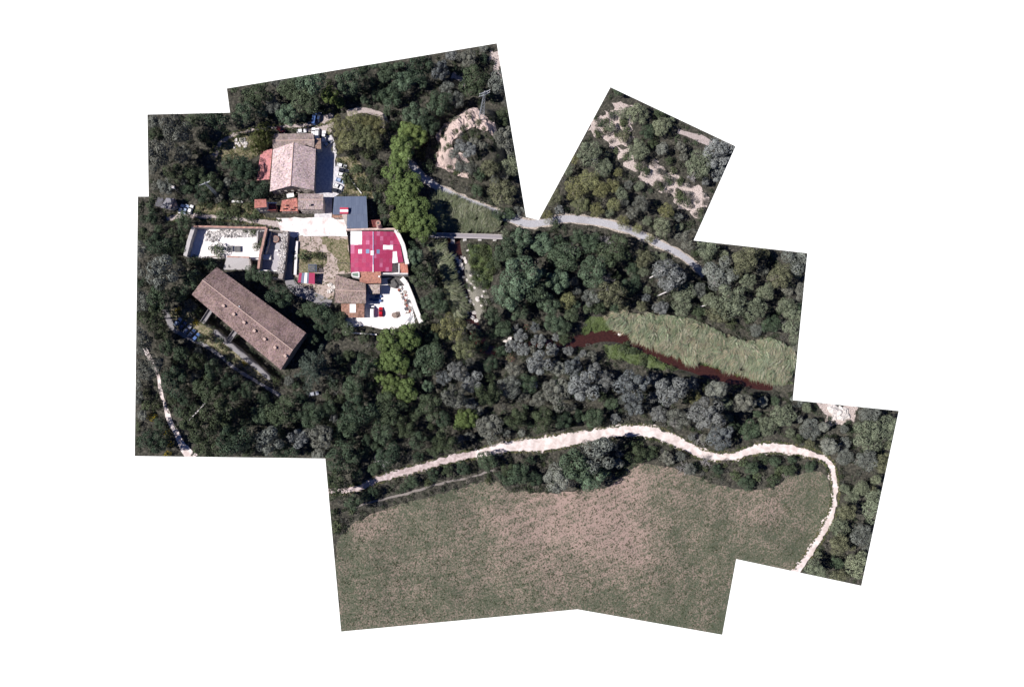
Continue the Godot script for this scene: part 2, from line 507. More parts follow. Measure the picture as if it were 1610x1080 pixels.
func tuft_mesh(blades: int, high: float, spread: float, width: float, seed_n: int, lean := Vector3.ZERO, arch := 0.3) -> ArrayMesh:
	rng.seed = seed_n
	var v := PackedVector3Array(); var c := PackedColorArray()
	for b in blades:
		var a := rng.randf() * TAU
		var out := Vector3(cos(a), 0, sin(a))
		var p0 := out * rng.randf() * spread * 0.4
		var hh := high * rng.randf_range(0.6, 1.15)
		var dir := (out * spread * rng.randf_range(0.5, 1.2) + lean * rng.randf_range(0.6, 1.2))
		var p1 := p0 + Vector3(0, hh * 0.65, 0) + dir * 0.35
		var p2 := p0 + Vector3(0, hh * (1.0 - arch), 0) + dir
		var side := dir.cross(Vector3.UP).normalized() * width * rng.randf_range(0.7, 1.2)
		if side.length() < 0.001: side = Vector3(width, 0, 0)
		var t := rng.randf_range(0.7, 1.3); var col := Color(t, t * rng.randf_range(0.94, 1.04), t * rng.randf_range(0.85, 1.05))
		for q in [p0 - side * 0.6, p1 - side, p1 + side, p0 - side * 0.6, p1 + side, p0 + side * 0.6, p1 - side, p2, p1 + side]:
			v.append(q); c.append(col)
	var m := leaf_mesh(v, c)
	return m
func bare_tree(px: float, py: float, rpx: float, high: float, label: String, pale := 0.3, called := "bare_tree") -> void:
	rng.seed = int(px * 13 + py)
	var R := rpx / S
	var p := at(px, py, high * 0.6); p.y = ground_y(p.x, p.z)
	var o := thing(called, label, "bare tree", p)
	var st := st_new(); var tw := st_new()
	tube(st, [Vector3(0, -0.2, 0), Vector3(0.1, high * 0.3, 0), Vector3(0.2, high * 0.55, 0.1)], [0.16, 0.12, 0.08], 6)
	for b in 11:
		var a := b * 2.4 + rng.randf()
		var s := Vector3(0.15, high * rng.randf_range(0.2, 0.55), 0.05)
		var e := s + Vector3(cos(a) * R * rng.randf_range(0.5, 0.95), high * rng.randf_range(0.1, 0.45), sin(a) * R * rng.randf_range(0.5, 0.95))
		tube(st, [s, s.lerp(e, 0.5) + Vector3(0, 0.15, 0), e], [0.09, 0.06, 0.025], 4)
		for t in 16:
			var f := rng.randf_range(0.3, 1.0)
			var q := s.lerp(e, f)
			var r := q + random_dir() * R * 0.28 + Vector3(0, 0.25, 0)
			tube(tw, [q, r], [0.05, 0.02], 3)
	put("trunk", done(st), plain("dead%.2f" % pale, pale, pale * 0.96, pale * 0.95), o)
	put("twigs", done(tw), plain("dead%.2f" % pale, pale, pale, pale), o)

# ---------------------------------------------------------------- buildings
func tiles(parent: Node, a: Vector3, b: Vector3, c: Vector3, d: Vector3, col: Color, vary: float, patch := 0.0, wide := 0.42, called := "roof_tiles") -> void:
	# a-b is the eave, d-c the ridge: rows of half-round tiles, each a little uneven
	var cols_n := maxi(3, int(a.distance_to(b) / wide)); var rows := maxi(2, int(a.distance_to(d) / 0.55))
	var nrm := (b - a).cross(d - a).normalized()
	if nrm.y < 0.0: nrm = -nrm
	var v := PackedVector3Array(); var cs := PackedColorArray()
	for j in rows:
		for i in cols_n:
			var u0 := float(i) / cols_n; var u1 := float(i + 1) / cols_n; var v0 := float(j) / rows; var v1 := float(j + 1) / rows
			var off := rng.randf_range(0.0, 0.035)
			var p0 := a.lerp(b, u0).lerp(d.lerp(c, u0), v0) + nrm * 0.05; var p1 := a.lerp(b, u1).lerp(d.lerp(c, u1), v0) + nrm * 0.05
			var q0 := a.lerp(b, u0).lerp(d.lerp(c, u0), v1) + nrm * 0.02; var q1 := a.lerp(b, u1).lerp(d.lerp(c, u1), v1) + nrm * 0.02
			var pm := (p0 + p1) * 0.5 + nrm * (0.1 + off); var qm := (q0 + q1) * 0.5 + nrm * (0.075 + off)
			var mid := (p0 + q1) * 0.5
			var k := 1.0 + vary * rng.randf_range(-1, 1) + patch * noise.get_noise_3d(mid.x * 7.0, mid.y * 7.0, mid.z * 7.0)
			if rng.randf() < 0.06: k *= 0.6
			var cc := Color(col.r * k, col.g * k * rng.randf_range(0.95, 1.05), col.b * k * rng.randf_range(0.92, 1.08))
			for q in [p0, q0, qm, p0, qm, pm, pm, qm, q1, pm, q1, p1]:
				v.append(q); cs.append(cc)
	var m := leaf_mesh(v, cs)
	var o := put(called, m, tinted("tile_clay", 0.9), parent)
	o.set_meta("kind", "stuff")
func window(parent: Node, p: Vector3, along: Vector3, w: float, h: float, called := "window") -> void:      # p: middle on the wall; along: unit vector along the wall
	var out := along.cross(Vector3.UP).normalized()
	if out.z < 0.0: out = -out
	var st := st_new()
	var y := Vector3.UP
	for s in [-1.0, 1.0]:
		var c: Vector3 = p + along * s * (w * 0.5)
		bar(st, c - y * h * 0.5, c + y * h * 0.5, along, out, 0.09, 0.16)
		c = p + y * s * (h * 0.5)
		bar(st, c - along * (w * 0.5 + 0.09), c + along * (w * 0.5 + 0.09), y, out, 0.09, 0.2)
	var f := put(called, done(st), plain("frame", 0.42, 0.38, 0.34), parent)
	var g := st_new()
	var o := out * 0.02
	hexa(g, [p - along * w * 0.5 - y * h * 0.5 - o * 2.0, p + along * w * 0.5 - y * h * 0.5 - o * 2.0, p + along * w * 0.5 + y * h * 0.5 - o * 2.0, p - along * w * 0.5 + y * h * 0.5 - o * 2.0], [p - along * w * 0.5 - y * h * 0.5 + o, p + along * w * 0.5 - y * h * 0.5 + o, p + along * w * 0.5 + y * h * 0.5 + o, p - along * w * 0.5 + y * h * 0.5 + o])
	put("pane", done(g), plain("pane", 0.02, 0.022, 0.026, 0.12), f)
func bar(st: SurfaceTool, a: Vector3, b: Vector3, side: Vector3, out: Vector3, w: float, dpt: float) -> void:
	var s := side * w * 0.5; var o := out * dpt * 0.5
	hexa(st, [a - s - o, a + s - o, a + s + o, a - s + o], [b - s - o, b + s - o, b + s + o, b - s + o])
func beam(st: SurfaceTool, a: Vector3, b: Vector3, t: float) -> void:
	var d := (b - a).normalized()
	var s := d.cross(Vector3.UP if absf(d.y) < 0.9 else Vector3.RIGHT).normalized()
	bar(st, a, b, s, d.cross(s), t, t)
func body(parent: Node, ring: Array, tops: Array, m: Material, base_y := -0.6, called := "wall") -> void:      # walls round a footprint, each corner with its own height
	var st := st_new()
	var n := ring.size()
	for i in n:
		var j := (i + 1) % n
		var a: Vector3 = ring[i]; var b: Vector3 = ring[j]
		quad(st, Vector3(a.x, base_y, a.z), Vector3(b.x, base_y, b.z), Vector3(b.x, tops[j], b.z), Vector3(a.x, tops[i], a.z))
	for i in range(1, n - 1):
		tri(st, Vector3(ring[0].x, tops[0], ring[0].z), Vector3(ring[i].x, tops[i], ring[i].z), Vector3(ring[i + 1].x, tops[i + 1], ring[i + 1].z))
	put(called, done(st), m, parent)
func inset(list: Array, d: float) -> Array:
	var c := Vector3.ZERO
	for p in list: c += p / list.size()
	var o := []
	for p in list:
		var q: Vector3 = p - c; q.y = 0
		o.append(p - q.normalized() * d * 1.3)
	return o
func gable(o: Node3D, px: Array, r1: Array, r2: Array, eave: float, ridge: float, wall: Material, tile: Color, vary := 0.3, patch := 0.35) -> Dictionary:
	# px: four eave corners A B C D; r1 is the ridge end between A and B, r2 between C and D
	var e := []
	for q in px: e.append(at(q[0], q[1], eave))
	var R1 := at(r1[0], r1[1], ridge); var R2 := at(r2[0], r2[1], ridge)
	var w := inset(e, 0.5)
	var g1 := R1.lerp(R2, 0.5 / R1.distance_to(R2)); var g2 := R2.lerp(R1, 0.5 / R1.distance_to(R2))
	body(o, [w[0], g1, w[1], w[2], g2, w[3]], [eave - 0.25, ridge - 0.3, eave - 0.25, eave - 0.25, ridge - 0.3, eave - 0.25], wall)
	var st := st_new()
	slab(st, [e[0], R1, R2, e[3]], 0.18); slab(st, [R1, e[1], e[2], R2], 0.18)
	var roof := put("roof", done(st), plain("roof_edge", 0.24, 0.17, 0.14), o)
	tiles(roof, e[3], e[0], R1, R2, tile, vary, patch); tiles(roof, e[1], e[2], R2, R1, tile, vary, patch)
	var rt := st_new(); tube(rt, [R1 + Vector3(0, 0.08, 0), R2 + Vector3(0, 0.08, 0)], [0.2, 0.2], 6)
	put("ridge_tiles", done(rt), plain("ridge_clay", 0.46, 0.34, 0.29), roof)
	return {"wall": w, "eave": e, "r1": R1, "r2": R2, "roof": roof}
func lean(o: Node3D, px: Array, hs: Array, wall: Material, tile: Color, vary := 0.3, patch := 0.35, tiled := true, roof_m: Material = null) -> Dictionary:
	# one slope: px[0]-px[1] is the low edge
	var e := []
	for i in 4: e.append(at(px[i][0], px[i][1], hs[i]))
	var w := inset(e, 0.3)
	var tops := []
	for h in hs: tops.append(h - 0.25)
	body(o, w, tops, wall)
	var st := st_new(); slab(st, e, 0.16)
	var roof := put("roof", done(st), roof_m if roof_m else plain("roof_edge", 0.24, 0.17, 0.14), o)
	if tiled: tiles(roof, e[0], e[1], e[2], e[3], tile, vary, patch)
	return {"wall": w, "eave": e, "roof": roof}
func wall_run(o: Node, pts: Array, h: float, thick: float, m: Material, ragged := 0.5, called := "wall", cap: Material = null, base_y := -0.5) -> void:      # pts: pixels of the wall's top edge
	var st := st_new(); var cp := st_new()
	for i in pts.size() - 1:
		var a := at(pts[i][0], pts[i][1], h); var b := at(pts[i + 1][0], pts[i + 1][1], h)
		var n := maxi(1, int(a.distance_to(b) / 1.1))
		var d := (b - a).normalized(); var s := Vector3(-d.z, 0, d.x) * thick * 0.5
		var yl := h - ragged * rng.randf()
		for k in n:
			var p := a.lerp(b, float(k) / n); var q := a.lerp(b, float(k + 1) / n)
			var yr := h - ragged * rng.randf()
			var lo := [Vector3(p.x, base_y, p.z) - s, Vector3(q.x, base_y, q.z) - s, Vector3(q.x, base_y, q.z) + s, Vector3(p.x, base_y, p.z) + s]
			hexa(st, lo, [Vector3(p.x, yl, p.z) - s, Vector3(q.x, yr, q.z) - s, Vector3(q.x, yr, q.z) + s, Vector3(p.x, yl, p.z) + s])
			if cap:
				var s2 := s * 1.12
				hexa(cp, [Vector3(p.x, yl + 0.003, p.z) - s2, Vector3(q.x, yr + 0.003, q.z) - s2, Vector3(q.x, yr + 0.003, q.z) + s2, Vector3(p.x, yl + 0.003, p.z) + s2], [Vector3(p.x, yl + 0.1, p.z) - s2, Vector3(q.x, yr + 0.1, q.z) - s2, Vector3(q.x, yr + 0.1, q.z) + s2, Vector3(p.x, yl + 0.1, p.z) + s2])
			yl = yr
	var w := put(called, done(st), m, o)
	if cap: put("coping", done(cp), cap, w)
func sheet_roof(parent: Node, a: Vector3, b: Vector3, c: Vector3, d: Vector3, nx: int, ny: int, pick: Callable, rib := 0.22) -> void:      # separate corrugated sheets on a slope
	var nrm := (b - a).cross(d - a).normalized()
	if nrm.y < 0.0: nrm = -nrm
	for j in ny:
		for i in nx:
			var m: Material = pick.call(i, j)
			if m == null: continue
			var lift := 0.03 + 0.025 * ((i + j) % 2) + rng.randf_range(0.0, 0.02)
			var u0 := float(i) / nx; var u1 := (i + 1.06) / nx; var v0 := float(j) / ny; var v1 := minf(1.0, (j + 1.05) / ny)
			var st := st_new()
			var ribs := maxi(3, int(a.distance_to(b) / nx / rib / 2.0)) * 2
			for k in ribs:
				var s0 := lerpf(u0, minf(u1, 1.0), float(k) / ribs); var s1 := lerpf(u0, minf(u1, 1.0), float(k + 1) / ribs)
				var h0 := nrm * (lift + (0.05 if k % 2 == 0 else 0.0)); var h1 := nrm * (lift + (0.05 if k % 2 == 1 else 0.0))
				quad(st, a.lerp(b, s0).lerp(d.lerp(c, s0), v0) + h0, a.lerp(b, s1).lerp(d.lerp(c, s1), v0) + h1, a.lerp(b, s1).lerp(d.lerp(c, s1), v1) + h1, a.lerp(b, s0).lerp(d.lerp(c, s0), v1) + h0)
			put("sheet", done(st), m, parent)
func wheel_mesh(r: float, w: float) -> ArrayMesh:
	var st := st_new(); tube(st, [Vector3(0, 0, -w * 0.5), Vector3(0, 0, w * 0.5)], [r, r], 12)
	return done(st)
func car(px: float, py: float, turn: float, paint: Material, label: String, kind := "car", category := "car", y := 0.0) -> void:      # turn: degrees, nose along +x when 0
	var p := at(px, py, 0.7 + y); p.y = y + maxf(0.02, ground_y(p.x, p.z) + 0.12 - y)
	var o := thing("parked_" + kind, label, category, p, deg_to_rad(turn))
	var L := 4.2; var hw := 0.87; var belt := 0.92; var top := 1.46
	var st := [[-2.1, 0.42, 0.78, 0.66], [-2.0, 0.3, 0.95, 0.82], [-1.2, 0.26, 0.96, 0.87], [0.6, 0.26, 0.93, 0.87], [1.6, 0.28, 0.80, 0.84], [2.0, 0.34, 0.70, 0.74], [2.12, 0.42, 0.58, 0.6]]
	var cab := [-1.85, -1.3, 0.15, 1.0]
	if kind == "van" or kind == "box_van":
		st = [[-2.55, 0.42, 1.05, 0.84], [-2.5, 0.3, 1.1, 0.95], [1.2, 0.28, 1.1, 0.97], [2.1, 0.3, 1.0, 0.92], [2.5, 0.36, 0.86, 0.82], [2.6, 0.45, 0.7, 0.7]]
		cab = [-2.45, -2.35, 1.0, 1.9]; hw = 0.96; belt = 1.1; top = 2.05
	elif kind == "pickup":
		st = [[-2.5, 0.42, 0.9, 0.8], [-2.4, 0.35, 0.98, 0.88], [0.2, 0.3, 0.98, 0.9], [1.5, 0.32, 0.98, 0.88], [2.3, 0.36, 0.9, 0.84], [2.45, 0.45, 0.7, 0.7]]
		cab = [-0.7, -0.45, 0.6, 1.2]; belt = 0.97; top = 1.7
	var b := st_new()
	for i in st.size() - 1:
		var s = st[i]; var t = st[i + 1]
		var A := [Vector3(s[0], s[1], -s[3]), Vector3(s[0], (s[1] + s[2]) * 0.55, -s[3] - 0.03), Vector3(s[0], s[2], -s[3] + 0.08), Vector3(s[0], s[2] + 0.03, 0), Vector3(s[0], s[2], s[3] - 0.08), Vector3(s[0], (s[1] + s[2]) * 0.55, s[3] + 0.03), Vector3(s[0], s[1], s[3])]
		var B := [Vector3(t[0], t[1], -t[3]), Vector3(t[0], (t[1] + t[2]) * 0.55, -t[3] - 0.03), Vector3(t[0], t[2], -t[3] + 0.08), Vector3(t[0], t[2] + 0.03, 0), Vector3(t[0], t[2], t[3] - 0.08), Vector3(t[0], (t[1] + t[2]) * 0.55, t[3] + 0.03), Vector3(t[0], t[1], t[3])]
		for k in 7:
			var k2 := (k + 1) % 7
			quad(b, A[k], B[k], B[k2], A[k2])
		if i == 0:
			for k in range(1, 6): tri(b, A[0], A[k], A[k + 1])
		if i == st.size() - 2:
			for k in range(1, 6): tri(b, B[0], B[k + 1], B[k])
	put("body", done(b), paint, o)
	var g := st_new()
	var zt := hw * 0.74; var zb := hw * 0.92
	hexa(g, [Vector3(cab[0], belt - 0.03, -zb), Vector3(cab[3], belt - 0.12, -zb), Vector3(cab[3], belt - 0.12, zb), Vector3(cab[0], belt - 0.03, zb)], [Vector3(cab[1], top - 0.05, -zt), Vector3(cab[2], top - 0.05, -zt), Vector3(cab[2], top - 0.05, zt), Vector3(cab[1], top - 0.05, zt)])
	var gm := plain("car_glass", 0.015, 0.018, 0.022, 0.08)
	put("window", done(g), paint if kind == "box_van" else gm, o)
	var rf := st_new()
	hexa(rf, [Vector3(cab[1] - 0.06, top - 0.06, -zt - 0.03), Vector3(cab[2] + 0.06, top - 0.06, -zt - 0.03), Vector3(cab[2] + 0.06, top - 0.06, zt + 0.03), Vector3(cab[1] - 0.06, top - 0.06, zt + 0.03)], [Vector3(cab[1] + 0.05, top + 0.02, -zt + 0.06), Vector3(cab[2] - 0.05, top + 0.02, -zt + 0.06), Vector3(cab[2] - 0.05, top + 0.02, zt - 0.06), Vector3(cab[1] + 0.05, top + 0.02, zt - 0.06)])
	put("roof", done(rf), paint, o)
	if kind == "box_van":
		var ws := st_new()
		hexa(ws, [Vector3(1.12, belt + 0.1, -0.84), Vector3(1.86, belt - 0.02, -0.84), Vector3(1.86, belt - 0.02, 0.84), Vector3(1.12, belt + 0.1, 0.84)], [Vector3(1.06, top - 0.12, -0.72), Vector3(1.16, top - 0.12, -0.72), Vector3(1.16, top - 0.12, 0.72), Vector3(1.06, top - 0.12, 0.72)])
		put("windscreen", done(ws), gm, o)
	for sx in [-1.0, 1.0]:
		for sz in [-1.0, 1.0]:
			var w := put("wheel", wheel_mesh(0.32, 0.2), plain("tyre", 0.02, 0.02, 0.02), o)
			w.position = Vector3(sx * L * 0.31, 0.32, sz * (hw - 0.1))
	for sz in [-1.0, 1.0]:
		put("headlight", box_mesh(Vector3(st[-1][0] - 0.06, 0.62, sz * 0.52), Vector3(0.16, 0.12, 0.26)), plain("lamp_glass", 0.6, 0.6, 0.62, 0.1), o)
func pylon(px: float, py: float, high: float, spread: float, label: String, arms := 1) -> void:
	var p := on_ground(px, py)
	var o := thing("lattice_pylon", label, "pylon", p)
	var steel := plain("galvanised", 0.42, 0.45, 0.47, 0.5, 0.3)
	var br := st_new()
	var lv := 9
	for k in 4:
		var a := k * PI / 2 + PI / 4
		var lg := st_new()
		beam(lg, Vector3(cos(a) * spread, -0.2, sin(a) * spread), Vector3(cos(a) * 0.25, high, sin(a) * 0.25), 0.16)
		put("leg", done(lg), steel, o)
	for l in lv:
		var y0 := high * l / lv; var y1 := high * (l + 1) / lv
		var r0 := lerpf(spread, 0.25, float(l) / lv); var r1 := lerpf(spread, 0.25, float(l + 1) / lv)
		for k in 4:
			var a := k * PI / 2 + PI / 4; var a2 := a + PI / 2
			beam(br, Vector3(cos(a) * r0, y0, sin(a) * r0), Vector3(cos(a2) * r1, y1, sin(a2) * r1), 0.08)
			beam(br, Vector3(cos(a2) * r0, y0, sin(a2) * r0), Vector3(cos(a) * r1, y1, sin(a) * r1), 0.08)
	put("bracing", done(br), steel, o)
	for i in arms:
		var y := high - 0.4 - i * 2.2
		var c := st_new()
		beam(c, Vector3(-2.2, y, 0.9), Vector3(2.2, y, -0.9), 0.18); beam(c, Vector3(0, y - 1.0, 0), Vector3(2.2, y, -0.9), 0.08); beam(c, Vector3(0, y - 1.0, 0), Vector3(-2.2, y, 0.9), 0.08)
		put("crossarm", done(c), steel, o)
		for s in [-1.0, 0.0, 1.0]:
			var ins := st_new(); tube(ins, [Vector3(2.0 * s, y + 0.08, -0.82 * s), Vector3(2.0 * s, y + 0.6, -0.82 * s)], [0.13, 0.09], 6)
			put("insulator", done(ins), plain("porcelain", 0.7, 0.68, 0.64, 0.3), o)
	put("footing", box_mesh(Vector3(0, 0.1, 0), Vector3(spread * 1.8, 0.5, spread * 1.8)), plain("footing", 0.5, 0.49, 0.47), o)

# ---------------------------------------------------------------- the scene
func _ready() -> void:
	noise.seed = 11; noise.frequency = 0.02; noise.fractal_octaves = 3
	rng.seed = 5
	# camera: straight down, the lens shifted so that the hamlet is seen a little from the side
	var cam := Camera3D.new(); cam.name = "camera"
	var f := flat(FOOT.x, FOOT.y)
	cam.position = Vector3(f.x, HIGH, f.y); cam.rotation_degrees = Vector3(-90, 0, 0)
	cam.projection = Camera3D.PROJECTION_FRUSTUM
	cam.near = 2.0; cam.far = 2000.0
	cam.size = 2.0 * 0.9
	cam.frustum_offset = Vector2(105.0 / 1200.0, 110.0 / 1200.0) * 2.0
	add_child(cam); cam.current = true
	var sky_m := ProceduralSkyMaterial.new()
	sky_m.sky_top_color = Color(0.13, 0.21, 0.40); sky_m.sky_horizon_color = Color(0.33, 0.40, 0.50)
	sky_m.ground_bottom_color = Color(1, 1, 1); sky_m.ground_horizon_color = Color(1, 1, 1)
	sky_m.sun_angle_max = 1.0
	var sky := Sky.new(); sky.sky_material = sky_m
	var env := Environment.new(); env.background_mode = Environment.BG_SKY; env.sky = sky
	env.tonemap_mode = Environment.TONE_MAPPER_LINEAR; env.tonemap_exposure = 1.5
	env.sdfgi_enabled = true; env.ssao_enabled = true; env.ssil_enabled = true
	var we := WorldEnvironment.new(); we.environment = env; add_child(we)
	var sun := DirectionalLight3D.new(); sun.name = "sun"
	sun.light_energy = 1.6; sun.light_color = Color(1.0, 0.975, 0.965); sun.light_angular_distance = 0.5; sun.shadow_enabled = true
	add_child(sun); sun.look_at_from_position(Vector3.ZERO, Vector3(1.0, -1.0, -0.10))
	lay_out()
	make_land()
	make_village()
	make_ruins()
	make_small()
	make_cars()
	make_reeds()
	make_woods()

func lay_out() -> void:
	outline = poly_flat(outline_px)
	for i in outline.size():
		var a := outline[i]; var b := outline[(i + 1) % outline.size()]
		var d := (b - a).normalized()
		rims.append({"a": a, "b": b, "d": d, "n": Vector2(d.y, -d.x), "len": a.distance_to(b), "slope": rim_slope[i]})
	tracks.river = [[705,330,14],[712,365,20],[715,392,26],[720,415,13],[726,450,13],[738,490,14],[752,530,12],[768,550,9],[800,545,5],[850,540,5],[905,537,13],[945,527,21],[985,531,19],[1020,546,17],[1060,566,17],[1100,580,17],[1140,590,15],[1180,600,15],[1258,614,14]]
	tracks.dirt = [[730,717,13],[760,711,15],[800,702,18],[850,699,22],[900,690,21],[950,682,17],[1000,677,19],[1040,684,18],[1080,702,16],[1110,716,14],[1150,718,13],[1185,707,16],[1220,704,16],[1260,710,13],[1290,718,11],[1305,730,11],[1311,752,10],[1313,775,10],[1308,805,11],[1295,835,11],[1275,868,11],[1240,915,12]]
	tracks.pink = [[500,775,9],[520,772,10],[560,768,10],[600,752,11],[660,735,12],[720,719,13],[745,714,13]]
	tracks.path = [[228,548,6],[240,572,7],[250,600,5],[257,630,5],[264,655,7],[276,680,8],[286,700,11],[303,722,18]]
	tracks.road = [[638,250,7],[650,264,8],[668,282,8],[690,295,8],[720,310,8],[750,322,8],[775,332,8],[805,345,10],[832,352,11],[860,349,10],[890,344,11],[930,347,11],[960,353,11],[1000,366,10],[1040,386,10],[1065,398,10],[1083,410,9],[1108,432,8]]
	tracks.lane = [[262,345,10],[290,338,9],[320,340,9],[350,342,8],[380,345,9],[410,349,11],[440,354,14]]
	tracks.loop = [[545,178,10],[570,173,9],[590,177,9],[604,188,9],[600,200,6]]
	tracks.back = [[336,246,12],[345,226,9],[365,214,7],[395,206,6],[440,200,6],[475,198,8],[500,190,14],[522,182,14]]
	tracks.walk = [[336,520,9],[360,540,10],[390,565,10],[425,595,8]]
	tracks.upper = [[258,486,9],[266,505,9],[275,520,7],[330,548,5],[370,580,5],[400,598,5],[440,622,5]]
	tracks.verge = [[560,797,2.5],[600,785,3],[640,776,3],[700,758,3],[740,750,3],[780,738,3]]
	tracks.strip = [[457,365,13],[455,400,14],[452,430,15],[462,452,16],[490,466,16],[520,478,12]]
	tracks.high = [[1066,207,6],[1085,212,8],[1100,218,12],[1118,226,10]]
	regions.field = [[536,996],[908,960],[1136,1001],[1158,881],[1249,900],[1272,868],[1290,838],[1303,803],[1307,772],[1304,752],[1290,742],[1262,743],[1240,752],[1215,768],[1170,771],[1130,764],[1090,747],[1060,736],[1010,728],[985,738],[962,765],[900,773],[860,776],[800,771],[775,752],[740,763],[700,775],[640,790],[600,802],[560,820],[540,835],[528,860],[528,900]]
	regions.yard = [[497,236],[506,215],[522,212],[527,228],[531,238],[526,252],[527,262],[545,262],[540,300],[522,312],[521,345],[494,345],[494,300]]
	regions.terrace = [[434,343],[470,342],[523,343],[545,346],[545,371],[472,370],[462,374],[440,364]]
	regions.front = [[522,343],[546,345],[546,372],[520,371]]
	regions.garden = [[467,371],[552,371],[552,430],[528,432],[524,470],[505,474],[470,448],[464,432]]
	regions.court = [[572,438],[634,436],[642,462],[650,490],[652,508],[610,520],[575,512],[545,515],[540,500],[572,498]]
	regions.ruin = [[300,360],[416,360],[410,410],[292,404]]
	regions.ruin2 = [[410,362],[452,362],[446,430],[406,430]]
	regions.clearing = [[330,245],[345,222],[370,210],[400,205],[425,210],[412,235],[395,250],[360,254],[335,252]]
	regions.lot = [[470,206],[475,192],[505,184],[524,178],[526,190],[520,206],[508,214],[490,208]]
	regions.meadow = [[300,325],[330,318],[370,318],[400,322],[420,345],[350,340],[310,336]]
	regions.lawn = [[526,248],[560,246],[585,290],[585,310],[540,304],[540,275]]
	regions.terr2 = [[268,488],[284,481],[330,519],[424,600],[412,600],[330,545],[275,515]]
	regions.cliff = [[738,174],[722,180],[700,196],[686,216],[690,230],[682,246],[687,262],[710,273],[735,281],[742,268],[728,256],[716,246],[712,232],[726,220],[745,214],[764,220],[772,228],[782,216],[768,200],[750,188]]
	regions.scar = [[972,158],[955,175],[930,188],[922,207],[946,219],[963,231],[967,243],[985,258],[1003,270],[1020,284],[1040,300],[1065,316],[1088,330],[1100,346],[1108,336],[1117,316],[1104,298],[1084,284],[1062,268],[1042,264],[1030,248],[1018,258],[1000,252],[985,238],[975,228],[1000,220],[988,196],[992,172]]
	regions.scarb = [[708,111],[718,116],[727,130],[724,134],[712,126]]
	regions.scarc = [[776,74],[784,80],[791,116],[785,120],[778,105],[774,92]]
	regions.scard = [[1288,630],[1350,638],[1338,660],[1318,670],[1303,655],[1292,645]]
	regions.scare = [[1000,395],[1020,398],[1022,415],[1012,418],[998,410]]
	regions.bank = [[925,498],[955,500],[962,516],[945,526],[925,530],[915,520]]
	regions.bankb = [[950,541],[985,541],[1015,552],[1048,566],[1075,578],[1060,582],[1030,580],[1000,572],[955,562]]
	regions.bankc = [[1100,566],[1140,580],[1185,590],[1248,600],[1248,606],[1180,594],[1140,584],[1100,572]]
	regions.bankd = [[735,385],[770,385],[778,420],[768,455],[745,440],[738,415]]
	regions.shingle = [[722,420],[742,415],[760,440],[768,480],[756,505],[740,505],[728,470]]
	regions.reeds = [[950,497],[985,488],[1040,495],[1090,500],[1130,520],[1170,536],[1210,530],[1248,548],[1246,600],[1215,598],[1180,588],[1140,578],[1108,564],[1090,566],[1060,556],[1030,541],[1000,530],[975,516],[960,510]]
	regions.reedsb = [[672,388],[690,386],[704,412],[714,450],[728,478],[728,496],[714,498],[702,470],[694,440],[684,412]]
	regions.reedsc = [[672,332],[690,305],[720,318],[760,335],[785,348],[780,365],[700,368],[680,360]]

